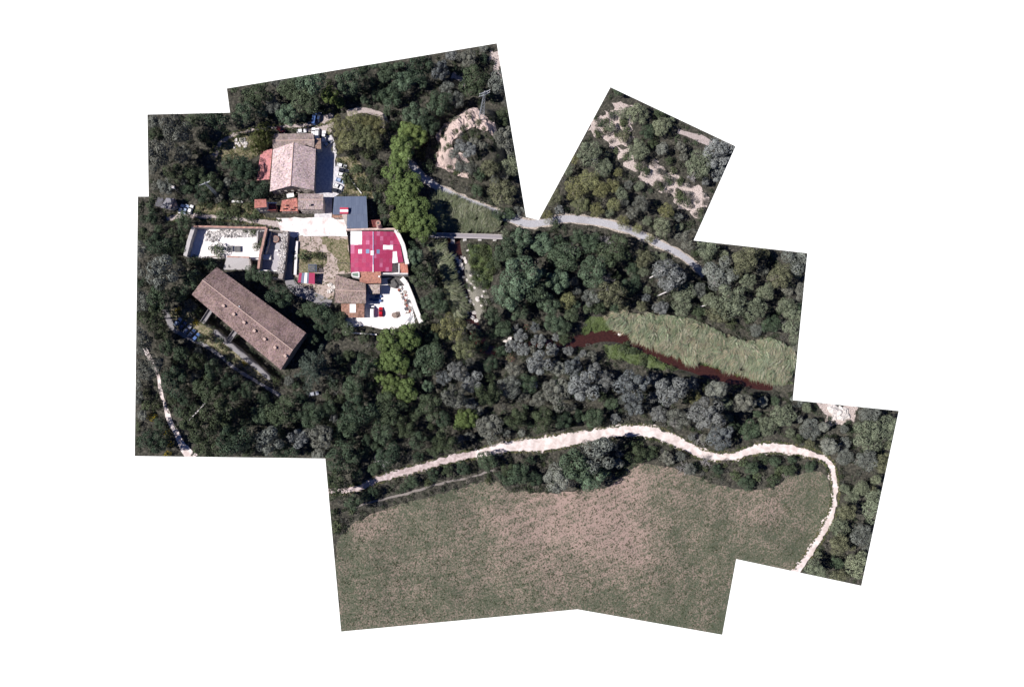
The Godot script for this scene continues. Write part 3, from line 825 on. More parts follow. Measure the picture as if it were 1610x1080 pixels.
func make_land() -> void:
	make_heights()
	var floor_m := noisy("forest_floor", [[0.022, 0.021, 0.017], [0.034, 0.033, 0.025], [0.055, 0.054, 0.038], [0.11, 0.098, 0.085]], 24.0, 0.03, 1.0, 4.0)  # tones taken near black to stand for the shadow under the trees
	setting("ground", drape(outline, 0.0), floor_m)
	# the field, its mix of stubble and green growth computed over its own plan
	var fp := clipped(rough(poly_flat(regions.field), 3.0, 0.6))
	var lo := fp[0]; var hi := fp[0]
	for q in fp:
		lo = lo.min(q); hi = hi.max(q)
	var bx := Rect2(lo, hi - lo)
	var fm := StandardMaterial3D.new(); fm.roughness = 1.0; fm.albedo_texture = field_texture(bx)
	var dirt := noisy("dirt", [[0.47, 0.40, 0.37], [0.60, 0.53, 0.50], [0.70, 0.64, 0.61]], 37.0, 0.02, 1.0, 1.0)
	setting("field", drape(fp, 0.05, 1.0, bx), fm)
	setting("dirt_track", drape(clipped(rough(to_flat(band(tracks.dirt)), 1.0, 0.8)), 0.10), dirt)
	setting("dirt_track", drape(clipped(rough(to_flat(band(tracks.pink)), 1.0, 0.7)), 0.14), noisy("pink_dirt", [[0.30, 0.235, 0.225], [0.43, 0.36, 0.345], [0.54, 0.47, 0.455]], 29.0, 0.025, 1.0, 1.5))
	setting("footpath", drape(clipped(rough(to_flat(band(tracks.path)), 1.5, 0.4)), 0.10), dirt)
	setting("verge_path", drape(clipped(rough(to_flat(band(tracks.verge)), 1.5, 0.3)), 0.09), noisy("verge", [[0.13, 0.12, 0.105], [0.27, 0.235, 0.22]], 8.0))
	var tar := noisy("asphalt", [[0.29, 0.29, 0.305], [0.35, 0.35, 0.37], [0.41, 0.405, 0.42]], 14.0, 0.03, 0.9)
	var shoulder := noisy("shoulder", [[0.12, 0.10, 0.08], [0.38, 0.33, 0.28], [0.5, 0.45, 0.40]], 12.0)
	setting("road_shoulder", drape(clipped(rough(to_flat(band(tracks.road, 2.6)), 1.5, 0.6)), 0.06), shoulder)
	setting("paved_road", drape(clipped(rough(to_flat(band(tracks.road)), 2.0, 0.12)), 0.11), tar)
	var pale := noisy("lane_dirt", [[0.24, 0.20, 0.185], [0.36, 0.31, 0.29], [0.46, 0.40, 0.38]], 12.0)
	for id in ["lane", "back", "loop"]:
		setting("dirt_lane", drape(clipped(rough(to_flat(band(tracks[id])), 1.5, 0.4)), 0.11), pale)
	setting("dirt_lane", drape(rough(poly_flat(regions.lot), 2.0, 0.5), 0.10), pale)
	setting("dirt_lane", drape(clipped(rough(to_flat(band(tracks.high)), 1.5, 0.4)), 0.11), pale)
	for id in ["walk", "upper", "strip"]:
		setting("paved_path", drape(clipped(rough(to_flat(band(tracks[id])), 2.0, 0.15)), 0.12), noisy("path_paving", [[0.17, 0.165, 0.17], [0.25, 0.24, 0.245]], 9.0))  # grey lowered so the tree shade over the paths is in the colour
	var conc := noisy("concrete", [[0.64, 0.61, 0.59], [0.72, 0.69, 0.67], [0.77, 0.75, 0.73]], 31.0, 0.02, 0.9)
	setting("yard", drape(poly_flat(regions.yard), 0.09), noisy("yard_concrete", [[0.40, 0.39, 0.41], [0.5, 0.49, 0.5], [0.62, 0.6, 0.6]], 16.0, 0.02, 0.9))
	setting("terrace", drape(rough(poly_flat(regions.terrace), 2.0, 0.3), 0.14), noisy("terrace_floor", [[0.50, 0.42, 0.40], [0.66, 0.60, 0.58], [0.77, 0.74, 0.72], [0.78, 0.76, 0.74]], 42.0, 0.015, 0.9))
	setting("courtyard", drape(poly_flat(regions.court), 0.12), conc)
	setting("ruin_floor", drape(poly_flat(regions.ruin), 0.12), conc)
	setting("ruin_floor", drape(poly_flat(regions.ruin2), 0.13), noisy("ruin_slab", [[0.28, 0.27, 0.29], [0.42, 0.4, 0.42]], 9.0))
	setting("garden_soil", drape(rough(poly_flat(regions.garden), 2.0, 0.4), 0.10), noisy("garden", [[0.27, 0.215, 0.18], [0.36, 0.295, 0.26], [0.44, 0.37, 0.335]], 33.0, 0.015))
	var grass_m := noisy("rough_grass", [[0.07, 0.08, 0.035], [0.12, 0.12, 0.06], [0.19, 0.16, 0.10], [0.30, 0.25, 0.20]], 16.0, 0.025)
	regions.plot = [[500,373],[551,373],[551,429],[532,429],[526,402],[508,388]]
	regions.plotb = [[468,394],[512,396],[514,412],[499,430],[467,431]]
	for id in ["plot", "plotb"]:
		setting("garden_grass", drape(rough(poly_flat(regions[id]), 1.2, 1.2), 0.13), grass_m)
	for id in ["clearing", "meadow", "lawn", "terr2"]:
		setting("rough_grass", drape(rough(poly_flat(regions[id]), 2.0, 0.7), 0.07), grass_m)
	var scar := noisy("bare_soil", [[0.20, 0.165, 0.145], [0.44, 0.375, 0.34], [0.60, 0.53, 0.49]], 10.0, 0.03, 1.0, 5.0)
	var n := 0
	for id in ["scar", "scarb", "scarc", "scard"]:
		setting("bare_slope", drape(clipped(rough(poly_flat(regions[id]), 0.8, 2.2)), 0.08), scar)
	setting("cliff", cliff_mesh(), noisy("cliff_rock", [[0.27, 0.205, 0.18], [0.42, 0.335, 0.30], [0.55, 0.46, 0.42]], 9.0, 0.03, 1.0, 6.0))
	var weed := noisy("bank_weeds", [[0.05, 0.07, 0.03], [0.09, 0.12, 0.05], [0.15, 0.18, 0.085]], 7.0, 0.04, 1.0, 5.0)
	for id in ["bank", "bankb", "bankc", "bankd"]:
		setting("grassy_bank", drape(clipped(rough(poly_flat(regions[id]), 1.2, 0.8)), 0.09, 1.0), weed)
	setting("shingle_bank", drape(rough(poly_flat(regions.shingle), 1.2, 0.9), 0.09, 1.0), noisy("shingle", [[0.06, 0.065, 0.045], [0.13, 0.125, 0.10], [0.42, 0.39, 0.36]], 7.0, 0.05, 1.0, 5.0))
	# water, level in the bed
	var wp := clipped(to_flat(band(tracks.river, 3.0)))
	var st := st_new()
	var t := Geometry2D.triangulate_polygon(wp)
	for i in t.size(): st.add_vertex(Vector3(wp[t[i]].x, -2.15, wp[t[i]].y))
	var wm := noisy("muddy_water", [[0.030, 0.012, 0.009], [0.050, 0.019, 0.014]], 20.0, 0.03, 0.08, 1.0)
	setting("stream_water", done(st), wm)
	var wq := rough(poly_flat([[655,205],[672,200],[676,225],[668,240],[655,232]]), 1.5, 0.5)
	setting("stream_water", drape(wq, 0.06), wm)

func field_texture(bx: Rect2) -> ImageTexture:
	var w := 1500; var h := int(1500 * bx.size.y / bx.size.x)
	var fine := FastNoiseLite.new(); fine.seed = 3; fine.frequency = 0.045; fine.fractal_octaves = 4; fine.fractal_gain = 0.7; fine.domain_warp_enabled = true; fine.domain_warp_amplitude = 14.0; fine.domain_warp_frequency = 0.03
	var speck := FastNoiseLite.new(); speck.seed = 21; speck.frequency = 0.14; speck.fractal_octaves = 3; speck.fractal_gain = 0.7
	var broad := FastNoiseLite.new(); broad.seed = 8; broad.frequency = 0.011; broad.fractal_octaves = 4
	var a := fine.get_image(w, h).get_data(); var b := speck.get_image(w, h).get_data(); var c := broad.get_image(w, h).get_data()
	var dry := [[845,800,80,0.55],[935,790,70,0.6],[965,840,60,0.5],[800,850,70,0.28],[990,755,30,0.6],[580,812,34,0.7],[1060,760,50,0.35],[1180,775,60,0.5],[880,905,70,0.25],[640,900,120,0.10],[700,850,80,0.08],[1010,870,55,0.4],[1090,900,60,0.12],[1240,800,60,0.12],[620,960,80,0.1]]
	var gw := 100; var gh := 70
	var coarse := PackedFloat32Array(); coarse.resize(gw * gh)
	for j in gh:
		for i in gw:
			var p := Vector2(bx.position.x + bx.size.x * i / (gw - 1.0), bx.position.y + bx.size.y * j / (gh - 1.0))
			var px := Vector2(p.x * S + 805.0, p.y * S + 540.0)
			var k := -0.03
			for d in dry:
				var q := px.distance_to(Vector2(d[0], d[1])) / float(d[2])
				k += float(d[3]) * exp(-q * q)
			coarse[j * gw + i] = k
	var out := PackedByteArray(); out.resize(w * h * 3)
	var green := Vector3(0.060, 0.074, 0.044); var straw := Vector3(0.262, 0.198, 0.164)
	var lut := PackedByteArray(); lut.resize(1025)
	for i in 1025:
		var x := i / 1024.0
		lut[i] = int(clampf(255.0 * (1.055 * pow(x, 1.0 / 2.4) - 0.055 if x > 0.0031308 else 12.92 * x), 0, 255))
	var streak := FastNoiseLite.new(); streak.seed = 17; streak.frequency = 0.05; streak.fractal_octaves = 3
	var o := 0
	for y in h:
		var fy := float(y) / h * (gh - 1.001); var j := int(fy); fy -= j
		for x in w:
			var fx := float(x) / w * (gw - 1.001); var i := int(fx); fx -= i
			var g := j * gw + i
			var k := (coarse[g] * (1.0 - fx) + coarse[g + 1] * fx) * (1.0 - fy) + (coarse[g + gw] * (1.0 - fx) + coarse[g + gw + 1] * fx) * fy
			var q := y * w + x
			k += (c[q] - 128) * 0.0022 + (a[q] - 128) * 0.0034 + (b[q] - 128) * 0.0078 + maxf(0.0, 1.0 - absf(b[q] + a[q] * 0.6 - 205.0) * 0.055) * 0.30 + 0.5 * streak.get_noise_2d((x * 0.93 - y * 0.37) * 0.12, (x * 0.37 + y * 0.93) * 1.3 + (x - 700) * (x - 700) * 0.0003) * (0.35 + maxf(k, 0.0))
			k = clampf(k, 0.0, 1.15)
			var col := green.lerp(straw, k)
			out[o] = lut[int(col.x * 1024.0)]; out[o + 1] = lut[int(col.y * 1024.0)]; out[o + 2] = lut[int(col.z * 1024.0)]
			o += 3
	return ImageTexture.create_from_image(Image.create_from_data(w, h, false, Image.FORMAT_RGB8, out))

func cliff_mesh() -> ArrayMesh:
	var p := rough(poly_flat(regions.cliff), 1.0, 0.8)
	var m := drape(p, 0.0, 0.7)
	var arr := m.surface_get_arrays(0)
	var v: PackedVector3Array = arr[Mesh.ARRAY_VERTEX]; var idx: PackedInt32Array = arr[Mesh.ARRAY_INDEX]
	for i in v.size():
		var q := v[i]
		var r := absf(noise.get_noise_2d(q.x * 14.0, q.z * 14.0)) * 1.2 + noise.get_noise_2d(q.x * 40.0, q.z * 40.0) * 0.6
		v[i].y += 0.45 + r
	var st := st_new()
	for i in range(0, idx.size(), 3): tri(st, v[idx[i]], v[idx[i + 1]], v[idx[i + 2]])
	return done(st)

func make_village() -> void:
	var stucco := noisy("stucco", [[0.30, 0.26, 0.23], [0.42, 0.37, 0.33], [0.52, 0.47, 0.43]], 7.0, 0.03)
	var stone := noisy("rubble_stone", [[0.16, 0.14, 0.125], [0.30, 0.265, 0.24], [0.42, 0.385, 0.36]], 4.0, 0.05, 1.0, 4.0)
	var white := noisy("limewash", [[0.56, 0.54, 0.52], [0.72, 0.70, 0.68]], 7.0)
	var brick := noisy("brick_face", [[0.24, 0.13, 0.10], [0.36, 0.21, 0.165], [0.42, 0.29, 0.24]], 4.0, 0.05)
	# the great hall with its rear block and red lean-to
	var o := thing("mill_hall", "great mill hall with a wide pinkish tiled gable roof beside the car yard", "building")
	var g := gable(o, [[429,235],[496,234],[493,299],[424,301]], [461,223.5], [456.5,292], 7.0, 10.2, stucco, Color(0.48, 0.385, 0.375), 0.3, 0.3)
	var w: Array = g.wall
	var al: Vector3 = (w[2] - w[3]); al.y = 0; al = al.normalized()
	for k in 5:
		var p: Vector3 = w[3].lerp(w[2], 0.18 + 0.16 * k); p.y = 5.6
		window(o, p + Vector3(0, 0, 0.06), al, 1.0, 1.3)
	for k in 4:
		var p: Vector3 = w[3].lerp(w[2], 0.2 + 0.2 * k); p.y = 2.2
		window(o, p + Vector3(0, 0, 0.06), al, 1.1, 1.5)
	for k in 6:
		var p: Vector3 = w[1].lerp(w[2], 0.12 + 0.15 * k); p.y = 4.5
		var ae: Vector3 = (w[2] - w[1]); ae.y = 0; ae = ae.normalized()
		window(o, p + Vector3(0.06, 0, 0), ae, 1.1, 1.6)
	var rear := thing("rear_block", "low rear block with a grey-brown tiled roof behind the great mill hall", "building")
	gable(rear, [[429,234],[428,210.5],[492,210],[494,234]], [427.5,221], [494,220], 5.0, 6.4, stucco, Color(0.30, 0.245, 0.225), 0.3, 0.3)
	var re := thing("side_block", "small brown tiled side block with a pale wall beside the rear block", "building")
	lean(re, [[504,217.5],[504,234.5],[495,234.5],[495,217.5]], [4.6, 4.6, 5.2, 5.2], white, Color(0.36, 0.25, 0.2))
	var lr := thing("red_lean_to", "long red tiled lean-to along the side of the great mill hall", "lean-to")
	lean(lr, [[403,283.5],[409.5,238],[428,234],[423,282]], [3.6, 3.6, 5.4, 5.4], stucco, Color(0.42, 0.19, 0.185), 0.2, 0.2)
	# tower house and annex
	o = thing("tower_house", "narrow tall grey tower house with a small red tiled roof beside the lane", "house")
	g = lean(o, [[399.5,327],[419,325.5],[418,313],[400,313.5]], [9.6, 9.6, 10.6, 10.6], noisy("tower_wall", [[0.32, 0.3, 0.3], [0.46, 0.44, 0.43]], 5.0), Color(0.40, 0.17, 0.14), 0.2, 0.2)
	w = g.wall; al = (w[1] - w[0]); al.y = 0; al = al.normalized()
	for k in 2:
		var p: Vector3 = w[0].lerp(w[1], 0.3 + 0.4 * k); p.y = 7.0
		window(o, p + Vector3(0, 0, 0.05), al, 0.8, 1.1)
		p.y = 3.5
		window(o, p + Vector3(0, 0, 0.05), al, 0.8, 1.2)
	o = thing("annex", "little dark red roofed annex leaning against the grey tower house", "outbuilding")
	lean(o, [[420,331],[434,330.5],[433.5,320],[420,320]], [4.6, 4.6, 5.0, 5.0], brick, Color(0.22, 0.06, 0.055), 0.2, 0.2)
	put("coping", box_mesh(at(427, 319, 5.35), Vector3(4.3, 0.3, 0.4)), white, o)
	# red roofed house and the brown roofed house with many windows
	o = thing("red_roofed_house", "low house with a bright red tiled roof between the annex and the two-storey house", "house")
	g = lean(o, [[440,332],[467.8,332],[467,311],[443,315]], [5.0, 5.0, 6.6, 6.4], brick, Color(0.44, 0.19, 0.155), 0.25, 0.4)
	w = g.wall; al = (w[1] - w[0]); al.y = 0; al = al.normalized()
	for k in 4:
		var p: Vector3 = w[0].lerp(w[1], 0.15 + 0.23 * k); p.y = 3.0
		window(o, p + Vector3(0, 0, 0.05), al, 1.0, 1.4)
	for q in [[445,328],[449,323],[457,329],[462,326]]:
		put("chimney", box_mesh(at(q[0], q[1], 6.2), Vector3(0.5, 1.6, 0.5)), brick, o)
	o = thing("two_storey_house", "two-storey stone house with grey-brown roof and rows of windows above the white terrace", "house")
	g = gable(o, [[508,305],[508,329.5],[468,329.5],[468.5,304.5]], [508,314], [468.2,313.5], 7.8, 9.0, noisy("house_wall", [[0.34, 0.30, 0.27], [0.48, 0.43, 0.4], [0.56, 0.52, 0.48]], 6.0), Color(0.35, 0.285, 0.27), 0.28, 0.3)
	w = g.wall; al = (w[1] - w[2]); al.y = 0; al = al.normalized()
	for k in 4:
		var p: Vector3 = w[2].lerp(w[1], 0.2 + 0.2 * k); p.y = 6.4
		window(o, p + Vector3(0, 0, 0.05), al, 0.9, 1.0)
	for k in 6:
		var p: Vector3 = w[2].lerp(w[1], 0.1 + 0.155 * k); p.y = 3.6
		window(o, p + Vector3(0, 0, 0.05), al, 1.15, 1.7)
	for k in 3:
		var p: Vector3 = w[2].lerp(w[1], 0.2 + 0.28 * k); p.y = 1.1
		window(o, p + Vector3(0, 0, 0.05), al, 1.1, 1.9, "door")
	put("chimney", box_mesh(at(487, 322, 9.0), Vector3(0.9, 1.2, 0.7)), stone, o)
	# white awning and blue tarp in front of the hall's gable
	o = thing("white_awning", "white canvas awning on posts below the gable of the great mill hall", "awning")
	var c4 := [at(450,305,3.2), at(461,303,3.2), at(462,309,3.0), at(451,311,3.0)]
	var st := st_new(); slab(st, c4, 0.05); put("canvas", done(st), plain("canvas", 0.78, 0.77, 0.75), o)
	for p in inset(c4, 0.15):
		st = st_new(); tube(st, [Vector3(p.x, -0.1, p.z), Vector3(p.x, p.y - 0.05, p.z)], [0.05, 0.05]); put("post", done(st), plain("frame", 0.42, 0.38, 0.34), o)
	# blue-grey sheet roof
	var slate := plain("blue_sheet", 0.088, 0.115, 0.175, 0.55); var slate2 := plain("blue_sheet_b", 0.098, 0.127, 0.188, 0.55)
	o = thing("workshop", "workshop with a broad blue-grey sheet roof beside the brick porch", "building")
	var e := [at(525,309,6.2), at(575.5,308.5,5.0), at(578,359,5.0), at(544.5,359,6.0), at(544,337,6.0), at(522.5,337,6.2)]
	var e2 := []
	for p in inset(e, 0.35): e2.append(p)
	var tops := []
	for p in e: tops.append(p.y - 0.15)
	body(o, e2, tops, stucco)
	sheet_roof(o, e[0], e[1], at(577, 337, 5.05), e[5], 9, 2, func(i, j): return slate if (i + j) % 3 else slate2, 0.25)
	sheet_roof(o, at(544.2, 337.2, 5.75), at(577, 337.2, 5.05), e[2], at(544.5, 359, 5.75), 6, 2, func(i, j): return slate if (i * 2 + j) % 3 else slate2, 0.25)
	o = thing("brick_porch", "small brick porch with dark openings in the notch of the blue-grey roofed workshop", "porch")
	g = lean(o, [[522.5,342],[543,342],[543,336.5],[522.5,336.5]], [3.6, 3.6, 3.9, 3.9], brick, Color(0.34, 0.2, 0.15))
	w = g.wall; al = (w[1] - w[0]); al.y = 0; al = al.normalized()
	for k in 2:
		var p: Vector3 = w[0].lerp(w[1], 0.3 + 0.42 * k); p.y = 1.6
		window(o, p + Vector3(0, 0, 0.05), al, 1.5, 2.2, "door")
	o = thing("roof_dormer", "little red roof hatch with a white sheet on the blue-grey workshop roof", "dormer")
	st = st_new(); slab(st, [at(534,326,7.0), at(547,326,7.0), at(547,336,6.6), at(534,336,6.6)], 0.7); put("hatch", done(st), plain("hatch_red", 0.42, 0.05, 0.09), o)
	st = st_new(); slab(st, [at(534,329.5,6.96), at(547,329.5,6.96), at(547,333,6.8), at(534,333,6.8)], 0.05); put("sheet", done(st), plain("white_sheet", 0.78, 0.78, 0.77), o)
	# magenta roofed shed
	make_magenta(stone, white, brick)
	# the house below it
	o = thing("farmhouse", "brown tiled farmhouse with a lower porch between the magenta shed and the white courtyard", "house")
	gable(o, [[575,446],[575,477],[526,476],[527,432]], [575,458], [526.5,456], 5.6, 6.8, stone, Color(0.27, 0.21, 0.185), 0.3, 0.45)
	o = thing("farmhouse_wing", "orange-brown tiled wing between the farmhouse and the magenta shed", "house")
	lean(o, [[565,445.5],[599,445.5],[599,427],[566,427]], [5.2, 5.2, 6.0, 6.0], stone, Color(0.40, 0.20, 0.15), 0.22, 0.35)
	put("chimney", box_mesh(at(596, 435, 6.3), Vector3(0.8, 1.3, 0.8)), white, o)
	o = thing("light_well", "white walled light well with a green glass roof at the corner of the farmhouse", "skylight")
	wall_run(o, [[553,429],[564,428],[564,436]], 6.4, 0.5, white, 0.1)
	wall_run(o, [[553,429],[553,434],[564,436]], 6.0, 0.4, white, 0.1)
	put("glass", box_mesh(at(558.5, 432.5, 5.9), Vector3(2.6, 0.06, 1.5)), plain("green_glass", 0.16, 0.22, 0.17, 0.2), o)
	o = thing("store_shed", "small grey-brown tiled shed on the courtyard side of the farmhouse", "shed")
	lean(o, [[580,462],[597,461.5],[597,447],[577,447]], [4.0, 4.0, 4.6, 4.6], stone, Color(0.34, 0.28, 0.25), 0.3, 0.2)
	o = thing("farm_porch", "low rust-brown roofed porch with one white sheet at the foot of the farmhouse", "porch")
	g = lean(o, [[537,499],[572.5,499],[573,477.5],[536,477.5]], [3.0, 3.0, 3.9, 3.9], stone, Color(0.28, 0.165, 0.125), 0.3, 0.4)
	st = st_new(); slab(st, [at(549.5,478,4.12), at(559,478,4.12), at(559,491.5,3.6), at(549.5,491.5,3.6)], 0.05); put("white_sheet", done(st), plain("white_sheet", 0.78, 0.78, 0.77), g.roof)
	# long building
	o = thing("long_building", "very long building with a mottled brown tiled gable roof and seven small chimneys", "building")
	g = gable(o, [[301,463],[340.5,420],[481,523.5],[441,581.5]], [318,440], [460,550.5], 9.0, 11.6, noisy("long_wall", [[0.22, 0.195, 0.175], [0.34, 0.30, 0.275]], 6.0), Color(0.22, 0.16, 0.148), 0.34, 0.35)
	for k in 7:
		var cpx := Vector2(351, 481).lerp(Vector2(448, 559.5), k / 6.0)
		var cp := at(cpx.x, cpx.y, 11.2)
		var cn := put("chimney", box_mesh(cp - Vector3(0, 0.5, 0), Vector3(1.0, 2.0, 0.8), -0.66), noisy("chimney_brick", [[0.45, 0.3, 0.24], [0.62, 0.47, 0.4]], 3.0), g.roof)
		put("cap", box_mesh(cp + Vector3(0, 0.56, 0), Vector3(1.25, 0.12, 1.0), -0.66), plain("ridge_clay", 0.46, 0.34, 0.29), cn)
	put("vent", box_mesh(at(376, 482, 11.3), Vector3(0.5, 0.9, 0.5)), plain("galvanised", 0.42, 0.45, 0.47, 0.5, 0.3), g.roof)
	w = g.wall
	al = (w[3] - w[0]); al.y = 0; al = al.normalized()
	for k in 14:
		for y in [7.2, 4.0, 0.9]:
			var p: Vector3 = w[0].lerp(w[3], 0.05 + 0.069 * k); p.y = y
			window(o, p + Vector3(-0.03, 0, 0.05), al, 1.1, 1.6)
	for q in [[[331,488],[318,508]], [[370,521],[359,536]]]:
		var b := thing("entrance_bridge", "concrete footbridge to the long building beside the row of shaded cars" if q[0][0] < 340 else "short concrete footbridge to the middle of the long building", "footbridge")
		var p0 := at(q[0][0], q[0][1], 0.4); var p1 := at(q[1][0], q[1][1], 0.25)
		var d := (p1 - p0).normalized(); var s := Vector3(-d.z, 0, d.x) * 1.1
		st = st_new(); slab(st, [p0 - s, p0 + s, p1 + s, p1 - s], 0.3); put("deck", done(st), noisy("path_paving", [], 9.0), b)
		for k in [-1.0, 1.0]:
			st = st_new(); var a0: Vector3 = p0 + s * k * 0.93; var a1: Vector3 = p1 + s * k * 0.93
			hexa(st, [a0 - s * 0.07, a0 + s * 0.07, a1 + s * 0.07, a1 - s * 0.07], [a0 - s * 0.07 + Vector3.UP * 0.9, a0 + s * 0.07 + Vector3.UP * 0.9, a1 + s * 0.07 + Vector3.UP * 0.9, a1 - s * 0.07 + Vector3.UP * 0.9])
			put("parapet", done(st), noisy("path_paving", [], 9.0), b)
	# grey shed at the edge
	o = thing("grey_shed", "small grey gabled shed by the three cars at the head of the lane", "shed")
	gable(o, [[261,311],[274,311],[279,325],[252,326]], [273,312], [267,329], 3.2, 4.2, noisy("shed_wall", [[0.4, 0.4, 0.42], [0.5, 0.5, 0.52]], 5.0), Color(0.20, 0.20, 0.215), 0.15, 0.1)
	o = thing("low_shed", "low dark flat-roofed shed built against the small grey gabled shed", "shed")
	lean(o, [[243,324],[254,325],[256,311],[246,310]], [2.4, 2.4, 2.8, 2.8], noisy("shed_wall", [], 5.0), Color(0.13, 0.13, 0.14), 0.15, 0.1)

func make_magenta(stone: Material, white: Material, brick: Material) -> void:
	var o := thing("magenta_shed", "large old shed with a patched magenta corrugated roof and a white curved side wall", "building")
	var ring_px := [[545,360],[622,359],[634,385],[638,405],[642,429],[551,429]]
	var ring := []; var tops := []
	for q in ring_px:
		ring.append(at(q[0], q[1], 5.2)); tops.append(4.3)
	var st := st_new()
	for i in ring.size():
		var a: Vector3 = ring[i]; var b: Vector3 = ring[(i + 1) % ring.size()]
		quad(st, Vector3(a.x, -1.5, a.z), Vector3(b.x, -1.5, b.z), Vector3(b.x, 4.6, b.z), Vector3(a.x, 4.6, a.z))
	put("wall", done(st), stone, o)
	st = st_new()
	for i in range(1, ring.size() - 1): tri(st, ring[0] - Vector3.UP * 4.6, ring[i] - Vector3.UP * 4.6, ring[i + 1] - Vector3.UP * 4.6)
	put("floor", done(st), mats["concrete"], o)
	var mg := [noisy("magenta_a", [[0.264, 0.014, 0.060], [0.356, 0.027, 0.094]], 7.0, 0.02, 0.75), noisy("magenta_b", [[0.288, 0.021, 0.074], [0.389, 0.039, 0.115]], 7.0, 0.02, 0.75), noisy("magenta_c", [[0.240, 0.013, 0.062], [0.324, 0.024, 0.098]], 7.0, 0.02, 0.75), noisy("magenta_d", [[0.36, 0.075, 0.16], [0.47, 0.15, 0.25]], 7.0, 0.02, 0.75), noisy("magenta_e", [[0.264, 0.032, 0.084], [0.356, 0.060, 0.131]], 7.0, 0.02, 0.75)]
	var wh := plain("white_sheet", 0.78, 0.78, 0.77); var blue := plain("faded_blue", 0.14, 0.22, 0.34, 0.6)
	rng.seed = 77
	# left slope: eave at x 551, ridge at x 586.5
	var A := at(551, 428, 4.8); var B := at(551, 363.5, 4.8); var C := at(586.5, 363.5, 6.2); var D := at(586.5, 427, 6.2)
	sheet_roof(o, A, B, C, D, 9, 6, func(i, j):      # i runs up the picture, j towards the ridge
		if i >= 6 and j <= 2: return wh
		if i == 4 and j == 2: return wh
		if i == 4 and j == 4: return blue
		return mg[[0, 1, 0, 2, 3, 0, 1, 4][rng.randi() % 8]], 0.3)
	var E := at(616, 427, 5.0); var F := at(619, 364.5, 5.0)
	sheet_roof(o, F, E, D, C, 9, 6, func(i, j):      # i runs down, j towards the ridge
		if i == 3 and j <= 2: return wh
		if i == 4 and j == 4: return blue
		return mg[[0, 1, 0, 2, 3, 0, 1, 4, 0][rng.randi() % 9]], 0.3)
	# the narrow outer strip
	var G := at(629, 385, 4.7); var H := at(634, 412, 4.6)
	sheet_roof(o, at(622, 366, 4.7), G, at(617, 385, 5.0), at(618, 366, 5.05), 2, 1, func(i, j): return mg[i], 0.3)
	sheet_roof(o, G, H, at(616.5, 414, 5.0), at(617.5, 386, 5.05), 3, 2, func(i, j):
		if j == 1 and i >= 1: return wh
		return mg[(i + j) % 4], 0.3)
	for q in [[[586.5,364,6.3],[586.5,382,6.3]], [[586.5,382,6.3],[586.5,416,6.3]], [[586.5,416,6.3],[586.5,428,6.3]]]:
		st = st_new(); tube(st, [at(q[0][0], q[0][1], 6.28), at(q[1][0], q[1][1], 6.28)], [0.22, 0.22], 6)
		put("ridge_cap", done(st), wh if q[0][1] > 400 else plain("ridge_lilac", 0.42, 0.36, 0.5), o)
	put("patch_sheet", box_mesh(at(585, 397.5, 6.42), Vector3(1.4, 0.05, 2.0)), wh, o)
	wall_run(o, [[543,361],[580,360],[623,359.5]], 6.0, 0.7, stone, 0.4, "parapet", plain("parapet_top", 0.5, 0.38, 0.33))
	wall_run(o, [[622,361],[628,373],[633.5,385],[637,400],[640,415]], 5.6, 1.7, white, 0.2, "side_wall")
	wall_run(o, [[599,430],[641,430]], 5.3, 0.5, white, 0.15, "side_wall")
	wall_run(o, [[627,414],[627,430]], 5.4, 0.5, white, 0.1, "side_wall")
	var e := [at(628,429,4.6), at(642,429,4.6), at(640,413.5,5.4), at(628,413.5,5.4)]
	st = st_new(); slab(st, e, 0.16)
	var rf := put("corner_roof", done(st), plain("roof_edge", 0.24, 0.17, 0.14), o)
	tiles(rf, e[0], e[1], e[2], e[3], Color(0.44, 0.19, 0.145), 0.22, 0.2)
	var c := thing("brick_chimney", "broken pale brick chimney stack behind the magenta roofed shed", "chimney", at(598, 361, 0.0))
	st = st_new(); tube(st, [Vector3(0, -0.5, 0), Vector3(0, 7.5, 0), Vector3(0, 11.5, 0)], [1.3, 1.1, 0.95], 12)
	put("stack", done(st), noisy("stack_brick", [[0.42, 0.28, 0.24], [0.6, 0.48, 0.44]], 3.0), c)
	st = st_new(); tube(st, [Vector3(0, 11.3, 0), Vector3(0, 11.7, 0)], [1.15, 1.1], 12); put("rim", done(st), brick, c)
	put("flue", box_mesh(Vector3(0, 11.72, 0), Vector3(0.9, 0.04, 0.9)), plain("flue_shade", 0.09, 0.085, 0.08), c)  # dark plate on the closed stack, its colour standing for the flue's inner shade
	c = thing("back_shed", "narrow dark red roofed shed squeezed between the workshop and the plane trees", "shed")
	lean(c, [[580,357],[597,357],[597,345],[580,346]], [3.0, 3.0, 3.6, 3.6], brick, Color(0.15, 0.05, 0.045), 0.3, 0.2)

